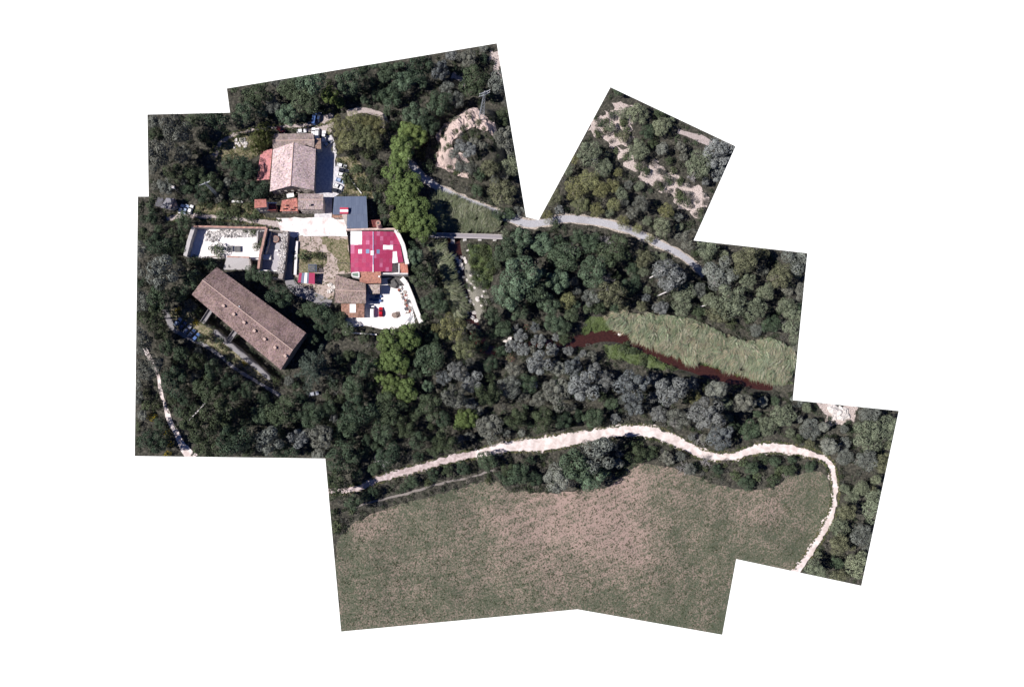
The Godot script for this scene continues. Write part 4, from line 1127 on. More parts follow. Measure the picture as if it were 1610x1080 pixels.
func make_ruins() -> void:
	var stone: Material = mats["rubble_stone"]; var white: Material = mats["limewash"]
	var grey := noisy("grey_render", [[0.26, 0.25, 0.25], [0.40, 0.385, 0.38], [0.5, 0.48, 0.47]], 6.0, 0.04)
	var red := noisy("brick_top", [[0.30, 0.17, 0.14], [0.42, 0.27, 0.22]], 4.0, 0.05)
	rng.seed = 31
	var o := thing("roofless_ruin", "roofless ruin with grey walls round a white concrete floor", "ruin")
	wall_run(o, [[302,356],[330,356],[360,357],[418,358]], 4.0, 0.7, grey, 0.4, "wall", red)
	wall_run(o, [[303,357],[297,376],[290,402]], 4.2, 1.6, grey, 0.3)
	wall_run(o, [[418,358],[413,380],[408,402],[405,424]], 4.6, 0.9, stone, 0.7, "wall", red)
	wall_run(o, [[330,403],[352,404]], 1.2, 0.5, stone, 0.5); wall_run(o, [[392,406],[406,407]], 1.0, 0.6, white, 0.3)
	wall_run(o, [[404,362],[403,382]], 3.0, 0.6, grey, 0.8)
	o = thing("roofless_room", "roofless stone room with a blue-grey floor next to the white strip path", "ruin")
	wall_run(o, [[418,360],[432,362],[452,364]], 4.2, 0.6, stone, 0.8)
	wall_run(o, [[449,365],[447,390],[444,415],[440,438]], 4.4, 1.9, stone, 0.7)
	wall_run(o, [[406,425],[436,426]], 3.2, 0.5, stone, 0.2, "wall", white)
	wall_run(o, [[425,363],[420,385],[416,398]], 2.6, 0.5, grey, 0.9)
	wall_run(o, [[408,436],[440,438]], 1.6, 1.2, stone, 0.8)
	for q in [[419,404,3.6,2.4,1.2,"white concrete block lying on the floor of the roofless stone room"], [434.5,394,1.4,0.9,0.7,"small white slab beside the tall wall of the roofless room"], [437,400,1.2,1.0,0.6,"white masonry lump in the roofless stone room"]]:
		var b := thing("concrete_block", q[5], "block", at(q[0], q[1], q[4]))
		b.position.y = 0.13
		var hx := lump(1.0, 0.6, 0.15, int(q[0]))
		var st := st_new()
		hexa(st, [Vector3(-q[2] * 0.5, -0.05, -q[3] * 0.5), Vector3(q[2] * 0.5, -0.05, -q[3] * 0.45), Vector3(q[2] * 0.5, -0.05, q[3] * 0.5), Vector3(-q[2] * 0.48, -0.05, q[3] * 0.5)], [Vector3(-q[2] * 0.47, q[4], -q[3] * 0.46), Vector3(q[2] * 0.46, q[4] * 0.9, -q[3] * 0.42), Vector3(q[2] * 0.47, q[4], q[3] * 0.47), Vector3(-q[2] * 0.45, q[4] * 1.05, q[3] * 0.46)])
		put("block", done(st), white, b)
	o = thing("brick_tank", "round brown brick tank in the corner of the roofless stone room", "tank", at(433, 376, 1.0))
	o.position.y = 0.1
	var ts := st_new(); tube(ts, [Vector3(0, -0.1, 0), Vector3(0, 1.3, 0)], [1.5, 1.45], 16); put("drum", done(ts), red, o)
	ts = st_new(); tube(ts, [Vector3(0, 1.28, 0), Vector3(0, 1.34, 0)], [1.15, 1.15], 16); put("lid", done(ts), plain("tank_top", 0.16, 0.12, 0.11), o)
	o = thing("collapsed_hut", "collapsed grey stone hut with slumped walls between the long building and the roofless ruin", "hut")
	var e := [at(350,424,0.4), at(392,424,0.4), at(391,405,3.4), at(356,404,3.2)]
	var ss2 := st_new(); hexa(ss2, [Vector3(e[0].x, -0.3, e[0].z), Vector3(e[1].x, -0.3, e[1].z), Vector3(e[2].x, -0.3, e[2].z), Vector3(e[3].x, -0.3, e[3].z)], e); put("slumped_wall", done(ss2), grey, o)
	wall_run(o, [[356,403],[391,404.5]], 3.6, 0.6, red, 0.5); wall_run(o, [[391,405],[394,424]], 3.2, 0.6, stone, 0.8)
	# loose rubble along the back wall
	rng.seed = 41
	var spots := []
	for k in 420:
		var px := rng.randf_range(322, 400); var py := 362.0 + rng.randf() * 10.0 + (8.0 if px < 345 else 0.0) * rng.randf()
		var p := at(px, py, 0.2); p.y = 0.12
		var sc := rng.randf_range(0.2, 0.75); var t := rng.randf_range(0.12, 0.7)
		spots.append({"v": rng.randi() % 2, "t": Transform3D(Basis(random_dir(), rng.randf() * TAU).scaled(Vector3(sc, sc * 0.8, sc)), p + Vector3(0, sc * 0.2, 0)), "c": Color(t, t * 0.96, t * 0.92)})
	for k in 260:
		var px := rng.randf_range(446, 453) - rng.randf() * 6.0; var py := rng.randf_range(366, 430)
		px -= (py - 366) * 0.1
		var p := at(px, py, 4.3); p.y = 4.1
		var sc := rng.randf_range(0.15, 0.45); var t := rng.randf_range(0.2, 0.7)
		spots.append({"v": rng.randi() % 2, "t": Transform3D(Basis(random_dir(), rng.randf() * TAU).scaled(Vector3(sc, sc, sc)), p), "c": Color(t, t * 0.95, t * 0.9)})
	var m0 := lump(1.0, 0.75, 0.7, 1); var m1 := lump(1.0, 0.6, 0.9, 5)
	for m in [m0, m1]: m.surface_set_material(0, tinted("rubble_tint", 1.0))
	scatter("rubble", [m0, m1], spots, "broken stones and rubble strewn in the roofless ruin", "rubble")
	# walls of the grounds
	var lime: Material = mats["limewash"]
	o = thing("garden_wall", "low white wall between the strip path and the garden", "wall")
	wall_run(o, [[466,379],[465,400],[463.5,432]], 1.0, 1.2, lime, 0.05)
	o = thing("terrace_wall", "long low white wall along the front of the terrace", "wall")
	wall_run(o, [[476,370.5],[520,370],[551,371]], 0.9, 0.5, lime, 0.05)
	o = thing("courtyard_wall", "thick curved white wall along the outside of the courtyard", "wall")
	wall_run(o, [[631,437],[638,445],[643,457],[649,472],[653,484],[658,497],[662,507]], 2.0, 2.0, lime, 0.1)
	o = thing("yard_kerb", "short white kerb wall where the yard bends under the pines", "wall")
	wall_run(o, [[524,229],[526,234],[528,240]], 0.8, 0.8, lime, 0.05)
	o = thing("lawn_wall", "thin pale wall running across the rough lawn behind the parked cars", "wall")
	wall_run(o, [[548,278],[558,291],[568,304]], 0.7, 0.35, lime, 0.1)
	o = thing("lower_wall", "pale weathered wall below the courtyard under the trees", "wall")
	wall_run(o, [[542,522],[565,524],[592,526]], 1.6, 0.5, lime, 0.3)

func make_small() -> void:
	# bridge over the stream
	var stone := noisy("bridge_stone", [[0.32, 0.29, 0.28], [0.42, 0.39, 0.38], [0.5, 0.47, 0.46]], 6.0)
	var o := thing("stone_bridge", "narrow pale stone bridge on arched piers across the stream", "bridge")
	var a := at(672, 369.5, 1.2); var b := at(790, 373, 1.2)
	var d := (b - a).normalized(); var s := Vector3(-d.z, 0, d.x)
	var st := st_new(); slab(st, [a - s * 0.95, b - s * 0.95, b + s * 0.95, a + s * 0.95], 0.45); put("deck", done(st), noisy("bridge_deck", [[0.2, 0.19, 0.2], [0.28, 0.26, 0.28]], 6.0), o)
	for k in [-1.0, 1.0]:
		st = st_new(); var q: Vector3 = s * k * 0.86
		hexa(st, [a + q - s * 0.17, b + q - s * 0.17, b + q + s * 0.17, a + q + s * 0.17], [a + q - s * 0.17 + Vector3.UP * 0.75, b + q - s * 0.17 + Vector3.UP * 0.75, b + q + s * 0.17 + Vector3.UP * 0.75, a + q + s * 0.17 + Vector3.UP * 0.75])
		put("parapet", done(st), stone, o)
	for f in [0.12, 0.34, 0.5, 0.7, 0.9]:
		var c := a.lerp(b, f)
		st = st_new()
		hexa(st, [Vector3(c.x, -3.4, c.z) - d * 0.9 - s * 1.7, Vector3(c.x, -3.4, c.z) + d * 0.9 - s * 1.7, Vector3(c.x, -3.4, c.z) + d * 0.9 + s * 3.4, Vector3(c.x, -3.4, c.z) - d * 0.9 + s * 3.4], [c - d * 0.7 - s * 0.9 - Vector3.UP * 0.45, c + d * 0.7 - s * 0.9 - Vector3.UP * 0.45, c + d * 0.7 + s * 0.9 - Vector3.UP * 0.45, c - d * 0.7 + s * 0.9 - Vector3.UP * 0.45])
		put("pier", done(st), mats["limewash"], o)
	for f in [0.23, 0.42, 0.6, 0.8]:
		var c := a.lerp(b, f)
		st = st_new()
		for k in 8:
			var t0 := PI * k / 8.0; var t1 := PI * (k + 1) / 8.0
			var p0 := c + d * cos(t0) * 2.6 + Vector3.UP * (sin(t0) * 1.3 - 2.2); var p1 := c + d * cos(t1) * 2.6 + Vector3.UP * (sin(t1) * 1.3 - 2.2)
			hexa(st, [p0 - s * 0.85, p0 + s * 0.85, p1 + s * 0.85, p1 - s * 0.85], [Vector3(p0.x, 0.74, p0.z) - s * 0.85, Vector3(p0.x, 0.74, p0.z) + s * 0.85, Vector3(p1.x, 0.74, p1.z) + s * 0.85, Vector3(p1.x, 0.74, p1.z) - s * 0.85])
		put("arch", done(st), stone, o)
	# stones in the stream
	rng.seed = 9
	var rock_m := noisy("river_rock", [[0.42, 0.39, 0.36], [0.62, 0.59, 0.56]], 4.0, 0.04)
	var rocks := []
	for k in 5: rocks.append(lump(1.0, 0.65, 1.0, k + 20)); rocks[-1].surface_set_material(0, rock_m)
	var spots := [[708,405,1.5],[713,404,1.6],[718,407,1.5],[722,412,1.8],[725,417,1.7],[727,422,1.5],[726,405,1.2],[731,407,1.4],[733,411,1.3],[735,394,0.8],[738,402,0.7],[716,424,0.9],[721,428,1.0],[729,436,1.0],[734,440,1.0],[740,432,1.1],[745,430,1.4],[752,433,1.3],[746,442,1.2],[741,446,0.9],[738,456,1.1],[746,452,0.9],[753,448,0.8],[733,468,1.1],[739,473,1.2],[745,478,0.9],[737,482,1.1],[741,488,1.3],[745,492,1.4],[751,470,1.5],[758,466,1.2],[763,474,1.1],[743,500,1.5],[748,504,1.6],[735,492,0.8],[757,480,0.9],[761,458,0.9],[973,526,0.8],[802,532,1.2],[795,536,1.0],[838,604,2.0],[1308,642,2.0],[1316,648,2.4],[1325,645,2.0],[1322,655,2.2],[1330,654,1.6],[1311,655,1.6],[1330,646,1.4]]
	for q in spots:
		if q[0] < 770: q[2] *= 0.62
		var p := on_ground(q[0], q[1]); p.y = maxf(p.y, -2.0) + q[2] * 0.15
		var r := MeshInstance3D.new(); r.mesh = rocks[rng.randi() % 5]; r.name = numbered("boulder"); add_child(r)
		r.position = p; r.basis = Basis(Vector3.UP, rng.randf() * TAU).scaled(Vector3(q[2] * rng.randf_range(0.75, 1.1), q[2] * 0.7, q[2] * rng.randf_range(0.75, 1.1)))
		var far: bool = q[0] > 1300
		tag(r, "big pinkish-white boulder in the rocky gully at the rim of the pine wood" if far else ("pale boulder in the stream bed between bridge and woods" if q[0] < 770 else "lone pale boulder showing among the trees by the lower stream"), "boulder", "boulders in the rocky gully" if far else ("pale boulders in the stream bed" if q[0] < 770 else "lone boulders by the lower stream"))
	# pylons and poles
	pylon(757, 186, 27.0, 1.6, "tall steel lattice pylon on a square footing beyond the pink cliff", 2)
	pylon(343, 308, 19.0, 0.8, "slender lattice power pylon rising from the trees beside the lane", 1)
	o = thing("wooden_pole", "short power pole with a white transformer box by the small grey shed", "pole", on_ground(284, 305))
	st = st_new(); tube(st, [Vector3(0, -0.4, 0), Vector3(0, 11, 0)], [0.18, 0.12], 8); put("mast", done(st), plain("mast", 0.28, 0.25, 0.22), o)
	put("transformer", box_mesh(Vector3(0.25, 10.2, 0.1), Vector3(1.0, 1.3, 0.9)), plain("box_white", 0.62, 0.6, 0.58), o)
	st = st_new(); beam(st, Vector3(-1.0, 11, 0.3), Vector3(1.0, 11, -0.3), 0.14); put("crossarm", done(st), plain("mast", 0.28, 0.25, 0.22), o)
	# garden pavilion and pergola
	o = thing("striped_pavilion", "garden pavilion with a striped magenta, white and blue sheet roof", "pavilion")
	var m1: Material = mats["magenta_a"]; var b1 := plain("stripe_blue", 0.11, 0.14, 0.2, 0.6); var w1: Material = mats["white_sheet"]
	var e := [at(467.5,444,2.9), at(494.5,446.8,2.9), at(494.5,428.8,3.5), at(470,429,3.5)]
	var cuts := [0.0, 0.18, 0.36, 0.52, 0.63, 0.82, 1.0]; var paint := [m1, b1, w1, b1, m1, m1]
	for k in 6:
		st = st_new(); slab(st, [e[0].lerp(e[1], cuts[k] + 0.004), e[0].lerp(e[1], cuts[k + 1] - 0.004), e[3].lerp(e[2], cuts[k + 1] - 0.004), e[3].lerp(e[2], cuts[k] + 0.004)], 0.06)
		put("roof_sheet", done(st), paint[k], o)
	for p in inset(e, 0.3):
		st = st_new(); beam(st, Vector3(p.x, -0.1, p.z), Vector3(p.x, p.y - 0.08, p.z), 0.14); put("post", done(st), plain("frame", 0.42, 0.38, 0.34), o)
	o = thing("blue_pergola", "dark blue slatted pergola next to the striped pavilion", "pergola")
	var bl := plain("pergola_blue", 0.06, 0.09, 0.16, 0.6)
	for k in 7:
		st = st_new(); beam(st, at(484.5 + k * 2.0, 415, 2.6), at(485.5 + k * 2.0, 427.5, 2.6), 0.2); put("slat", done(st), bl, o)
	for k in 3:
		st = st_new(); beam(st, at(484, 416.5 + k * 4.6, 2.45), at(498, 416.5 + k * 4.6, 2.45), 0.14); put("rail", done(st), bl, o)
	for q in [[485,416.5],[497,416.5],[485,426.5],[497,426.5]]:
		st = st_new(); var p := at(q[0], q[1], 2.35); beam(st, Vector3(p.x, -0.1, p.z), p, 0.14); put("post", done(st), bl, o)
	o = thing("garden_fence", "thin dark railing round the plot by the magenta shed", "fence")
	var dk := plain("dark_iron", 0.06, 0.06, 0.065, 0.5)
	var fpts := [[531,414],[549.5,414.5],[550,429]]
	for i in 2:
		for y in [0.5, 1.1]:
			st = st_new(); var p := at(fpts[i][0], fpts[i][1], 0); var q := at(fpts[i + 1][0], fpts[i + 1][1], 0)
			beam(st, p + Vector3.UP * y, q + Vector3.UP * y, 0.08); put("rail", done(st), dk, o)
		for k in 6:
			st = st_new(); var p := at(fpts[i][0], fpts[i][1], 0).lerp(at(fpts[i + 1][0], fpts[i + 1][1], 0), k / 6.0)
			beam(st, p - Vector3.UP * 0.1, p + Vector3.UP * 1.2, 0.08); put("post", done(st), dk, o)
	# pallets on the ruin's floor
	for q in [[361,391,"first of two stacks of grey pallets on the white ruin floor, nearer the rubble"], [373,391.5,"second stack of grey pallets on the white ruin floor, nearer the inner wall"]]:
		o = thing("pallet_stack", q[2], "pallets", at(q[0], q[1], 0.6)); o.position.y = 0.12
		for l in 3:
			for k in 5:
				put("board", box_mesh(Vector3(-1.1 + k * 0.55, 0.25 + l * 0.3, 0), Vector3(0.32, 0.05, 2.6)), plain("old_wood", 0.20, 0.20, 0.20), o)
			for k in 3:
				put("bearer", box_mesh(Vector3(0, 0.1 + l * 0.3, -1.1 + k * 1.1), Vector3(2.6, 0.2, 0.12)), plain("old_wood", 0.20, 0.20, 0.20), o)
	# courtyard things
	rng.seed = 51
	for q in [[583,471],[588,472],[592.5,472],[597,466],[597,473],[592,466]]:
		o = thing("blue_crate", "blue plastic crate stacked in the shade beside the farmhouse shed", "crate", at(q[0], q[1], 0.5), rng.randf() * 0.2, "blue crates beside the farmhouse shed")
		o.position.y = 0.13
		crate(o, plain("crate_blue", 0.07, 0.12, 0.26, 0.5), 1.3, 0.9, 1.1)
	var junk := [["wooden_crate", "weathered wooden crate in the junk row along the courtyard wall", [0.36, 0.30, 0.25]], ["white_crate", "white box in the junk row along the courtyard wall", [0.75, 0.74, 0.72]], ["rusty_crate", "rusty red box in the junk row along the courtyard wall", [0.36, 0.12, 0.08]], ["grey_crate", "dark grey box in the junk row along the courtyard wall", [0.12, 0.12, 0.125]]]
	for k in 40:
		var t := k / 39.0
		var j = junk[[1, 3, 0, 1, 2, 3, 1, 0][k % 8]]
		var px := lerpf(630, 644, t) + rng.randf_range(-5, 5); var py := lerpf(452, 492, t)
		o = thing(j[0], j[1], "box", at(px, py, 0.3), rng.randf() * TAU, "junk along the courtyard wall"); o.position.y = 0.13
		crate(o, plain(j[0], j[2][0], j[2][1], j[2][2]), rng.randf_range(0.5, 1.3), rng.randf_range(0.3, 0.9), rng.randf_range(0.5, 1.1))
	for k in 16:
		o = thing("metal_pole", "long thin metal pole lying in the scrap heap inside the curved courtyard wall", "pole", at(rng.randf_range(638, 652), rng.randf_range(478, 506), 0.2), deg_to_rad(rng.randf_range(50, 80) + 180 * (k % 2)), "poles in the courtyard scrap heap"); o.position.y = 0.2 + 0.05 * (k % 3)
		st = st_new(); tube(st, [Vector3(-2.2, 0, 0), Vector3(2.2, 0.04, 0)], [0.07, 0.07], 6); put("pole", done(st), plain("galvanised", 0.42, 0.45, 0.47, 0.5, 0.3), o)
	var hp := lump(1.0, 0.5, 0.5, 3); hp.surface_set_material(0, noisy("heap_soil", [[0.16, 0.12, 0.1], [0.24, 0.19, 0.16]], 2.0))
	for q in [[623,495,1.9,"brown heap of soil on the white courtyard","soil_heap"], [621,443,3.2,"big heap with building shade in its dark colour in the courtyard corner","dark_heap"], [630,443,2.4,"smaller heap darkened for building shade at the end of the curved courtyard wall","dark_heap"]]:
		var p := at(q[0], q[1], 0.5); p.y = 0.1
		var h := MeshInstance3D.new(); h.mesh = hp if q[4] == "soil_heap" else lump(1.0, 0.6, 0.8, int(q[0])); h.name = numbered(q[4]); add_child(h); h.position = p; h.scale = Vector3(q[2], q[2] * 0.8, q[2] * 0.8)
		if q[4] != "soil_heap": h.mesh.surface_set_material(0, plain("shade_toned_scrap", 0.075, 0.072, 0.07))  # scrap colour darkened partly for the building's shadow over the heap
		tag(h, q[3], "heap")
	for q in [[519,448],[522,456],[517,458],[524,451]]:
		var h := MeshInstance3D.new(); h.mesh = rocks[rng.randi() % 5]; h.name = numbered("garden_stone"); add_child(h); h.position = at(q[0], q[1], 0.3); h.scale = Vector3(1.1, 0.8, 1.0)
		h.position.y = 0.2
		tag(h, "pale stone in the pile beside the farmhouse wall", "stone", "stones beside the farmhouse wall")
	# white debris on the clearing
	for k in 14:
		var h := MeshInstance3D.new(); h.mesh = rocks[k % 5]; h.name = numbered("rubble_stone"); add_child(h)
		h.position = at(368 + rng.randf() * 20, 218 + k * 0.9 + rng.randf() * 3, 0.1); h.position.y = 0.12; h.scale = Vector3.ONE * rng.randf_range(0.4, 0.9)
		tag(h, "white rubble stone dumped on the grassy clearing", "stone", "rubble stones on the clearing")
	for q in [[367,317,2.6],[373,317.3,3.0],[379,317.5,2.2]]:
		o = thing("white_trough", "white trough in the row above the meadow by the lane", "trough", at(q[0], q[1], 0.3), 0.02, "white troughs by the lane"); o.position.y = 0.1
		crate(o, mats["white_sheet"], q[2] * 0.6, 0.6, 0.9)
	# dead trunks that lean out of the woods
	for q in [[1032,466,1062,452],[1098,483,1118,477],[1022,437,1046,422],[297,660,323,633],[958,444,953,458]]:
		var p := on_ground(q[0], q[1]); var t := at(q[2], q[3], 7.0)
		o = thing("dead_trunk", "bleached dead trunk leaning out among the trees", "dead tree", p, 0.0, "bleached trunks in the woods")
		st = st_new(); var v := t - p; tube(st, [Vector3(0, -0.2, 0), v * 0.5 + Vector3(0.1, 0.2, 0.1), v], [0.3, 0.24, 0.12], 7)
		put("trunk", done(st), plain("bleached", 0.48, 0.46, 0.46), o)
		st = st_new(); tube(st, [v * 0.6, v * 0.85 + Vector3(0.4, 0.9, -0.6)], [0.12, 0.05], 5); put("branch", done(st), plain("bleached", 0.48, 0.46, 0.46), o)
func crate(o: Node3D, m: Material, l: float, h: float, w: float) -> void:      # an open box: four sides and a sunken floor
	for s in [-1.0, 1.0]:
		put("side", box_mesh(Vector3(0, h * 0.5, s * (w * 0.5 - 0.03)), Vector3(l, h, 0.06)), m, o)
		put("end", box_mesh(Vector3(s * (l * 0.5 - 0.03), h * 0.5, 0), Vector3(0.06, h * 0.98, w - 0.13)), m, o)
	put("floor", box_mesh(Vector3(0, h * 0.35, 0), Vector3(l - 0.13, h * 0.6, w - 0.13)), m, o)

func make_cars() -> void:
	var w := plain("paint_white", 0.72, 0.72, 0.72, 0.25); var dk := plain("paint_dark", 0.025, 0.028, 0.035, 0.2); var bl := plain("paint_blue", 0.07, 0.13, 0.30, 0.25)
	var rd := plain("paint_red", 0.42, 0.008, 0.02, 0.25); var sv := plain("paint_silver", 0.42, 0.44, 0.47, 0.25, 0.3); var mr := plain("paint_maroon", 0.12, 0.02, 0.02, 0.3)
	var lb := plain("paint_light_blue", 0.30, 0.38, 0.52, 0.25); var nv := plain("paint_navy", 0.03, 0.05, 0.11, 0.25)
	car(598.5, 490.5, 90, rd, "bright red car parked on the white courtyard")
	car(585, 490, 90, w, "white van parked beside the bright red car in the courtyard", "box_van", "van")
	car(537, 260.5, -15, w, "white car at the hall-block end of the row along the yard")
	car(540, 268, -10, dk, "dark car between two white cars in the yard row")
	car(538, 275, -15, w, "white car parked between the dark car and the blue-and-white one")
	car(535, 284, -20, lb, "pale blue car in the yard row")
	car(531, 293, -25, w, "white car next to the black car at the end of the yard row")
	car(529, 300, -15, dk, "black car at the workshop end of the yard row")
	car(509, 214, 88, w, "long white pickup beside the side block of the hall", "pickup", "pickup")
	car(498.5, 211, 90, w, "white box van parked behind the rear block", "box_van", "van")
	car(492.5, 208, 90, w, "white car tucked between the box van and the rear block")
	car(515, 226, 40, sv, "silver car at the corner where the yard begins")
	car(474, 206, 5, w, "white car half hidden behind the rear block roof")
	car(494, 187, 80, bl, "blue van standing on the dirt lot above the hall", "van", "van")
	car(501, 184, 75, nv, "dark blue car beside the blue van on the dirt lot")
	car(441, 204, -30, mr, "dark red car in the grass by the willow")
	car(606, 186, -70, dk, "dark car on the pale loop road above the plane trees")
	car(284.5, 328.5, 70, w, "white car nearest the small grey shed in the row of three")
	car(291.5, 329, 70, lb, "pale blue car in the middle of the row of three by the grey shed")
	car(299, 329.5, 70, w, "white car at the lane end of the row of three")
	car(493, 619, 10, sv, "silver car parked in the shade below the cedar")
	var x := [279, 287, 294, 301, 308]; var y := [506, 512, 518, 524, 530]
	var nm := ["first", "second", "third", "fourth", "fifth"]
	for k in 5:
		car(x[k], y[k], 50, [lb, nv, sv, nv, bl][k], "%s car of the shaded row of five, counted from the upper path" % nm[k])

func reed_spots(poly: PackedVector2Array, n: int, lean: float, cols: Array, lo: float, hi: float, variants: int) -> Array:
	var out := []
	var a := poly[0]; var b := poly[0]
	for q in poly:
		a = a.min(q); b = b.max(q)
	for k in n:
		var p := Vector2(rng.randf_range(a.x, b.x), rng.randf_range(a.y, b.y))
		if not Geometry2D.is_point_in_polygon(p, poly): continue
		var w := flat(p.x, p.y)
		var stand := noise.get_noise_2d(w.x * 14.0, w.y * 14.0)
		if lo > 0.55 and stand < -0.22 and rng.randf() < 0.75: continue
		var sc := rng.randf_range(lo, hi) * (1.0 + 0.7 * stand)
		var near := rims_near(w, 6.0)
		if not near.is_empty() and not (kept(Vector3(w.x, 3.0 * sc, w.y), near) and kept(Vector3(w.x + 1.0, 1.5, w.y + 1.0), near) and kept(Vector3(w.x - 1.0, 1.5, w.y - 1.0), near)): continue
		var c: Color = cols[rng.randi() % cols.size()] * rng.randf_range(0.7, 1.3); c.a = 1.0
		var turn := lean + noise.get_noise_2d(w.x * 3.0, w.y * 3.0) * 1.6 + rng.randf_range(-0.3, 0.3)
		out.append({"v": rng.randi() % variants, "t": Transform3D(Basis(Vector3.UP, turn).scaled(Vector3(sc, sc, sc)), Vector3(w.x, ground_y(w.x, w.y) - 0.05, w.y)), "c": c})
	return out
func make_reeds() -> void:
	var m := tinted("reed_leaf", 0.8)
	var set_a := []
	for k in 3: set_a.append(tuft_mesh(24, 3.2, 1.1, 0.08, 60 + k, Vector3(2.0, 0, 0), 0.24)); set_a[-1].surface_set_material(0, m)
	rng.seed = 71
	var cane := [Color(0.25, 0.30, 0.195), Color(0.30, 0.345, 0.225), Color(0.17, 0.22, 0.13), Color(0.36, 0.355, 0.26), Color(0.36, 0.32, 0.23)]
	var mid := [Color(0.13, 0.155, 0.09), Color(0.16, 0.185, 0.11), Color(0.20, 0.21, 0.15)]
	scatter("reed_bed", set_a, reed_spots(poly_px(regions.reeds), 9000, -2.0, cane, 0.6, 1.2, 3), "broad bed of pale grey-green canes along the red-brown stream", "reeds")
	scatter("reed_strip", set_a, reed_spots(poly_px(regions.reedsb), 1500, 0.2, mid, 0.8, 1.2, 3), "strip of bent canes along the stream below the bridge", "reeds")
	scatter("reed_patch", set_a, reed_spots(poly_px(regions.reedsc), 2600, 1.2, mid, 0.7, 1.0, 3), "patch of green canes between the paved road and the bridge", "reeds")
	var tf := []
	for k in 3: tf.append(tuft_mesh(9, 0.5, 0.35, 0.05, 80 + k)); tf[-1].surface_set_material(0, m)
	rng.seed = 72
	var weed := []
	for id in ["bank", "bankb", "bankc", "bankd"]:
		weed.append_array(reed_spots(poly_px(regions[id]), 1500, 0.0, [Color(0.11, 0.155, 0.055), Color(0.14, 0.185, 0.075), Color(0.08, 0.11, 0.04)], 0.8, 1.8, 3))
	scatter("bank_weeds", tf, weed, "bright green weeds on the stream banks", "weeds")
	var field := reed_spots(poly_px(regions.field), 24000, 0.0, [Color(0.09, 0.105, 0.055), Color(0.11, 0.12, 0.07), Color(0.075, 0.09, 0.05), Color(0.06, 0.075, 0.04)], 0.5, 1.0, 3)
	scatter("field_grass", tf, field, "tufts of grass and stubble all over the field", "grass")
	var verge := []
	for id in ["dirt", "pink", "lane", "back"]:
		var pts := smooth_line(tracks[id])
		for i in pts.size() - 1:
			for k in 22:
				var t := rng.randf()
				var side := 1.0 if rng.randf() < 0.5 else -1.0
				var p := Vector2(pts[i][0], pts[i][1]).lerp(Vector2(pts[i + 1][0], pts[i + 1][1]), t)
				var dr := Vector2(pts[i + 1][0] - pts[i][0], pts[i + 1][1] - pts[i][1]).normalized()
				p += Vector2(-dr.y, dr.x) * side * (float(pts[i][2]) * 0.5 + rng.randf_range(-1.0, 2.2))
				var w := flat(p.x, p.y)
				if not within(w, outline) or not rims_near(w, 1.0).is_empty(): continue
				var c: Color = [Color(0.10, 0.12, 0.05), Color(0.20, 0.18, 0.10), Color(0.07, 0.09, 0.04)][rng.randi() % 3]
				var sc := rng.randf_range(0.6, 1.8)
				verge.append({"v": rng.randi() % 3, "t": Transform3D(Basis(Vector3.UP, rng.randf() * TAU).scaled(Vector3(sc, sc, sc)), Vector3(w.x, ground_y(w.x, w.y) + 0.08, w.y)), "c": c})
	scatter("verge_grass", tf, verge, "ragged grass along the verges of the tracks and lanes", "grass")
	var rg := []
	for id in ["clearing", "meadow", "lawn", "terr2", "garden"]:
		rg.append_array(reed_spots(poly_px(regions[id]), 1100, 0.0, [Color(0.10, 0.12, 0.045), Color(0.16, 0.15, 0.07), Color(0.24, 0.2, 0.13)], 0.5, 1.3, 3))
	scatter("rough_grass_tufts", tf, rg, "rough grass tufts on the clearings and lawns of the hamlet", "grass")

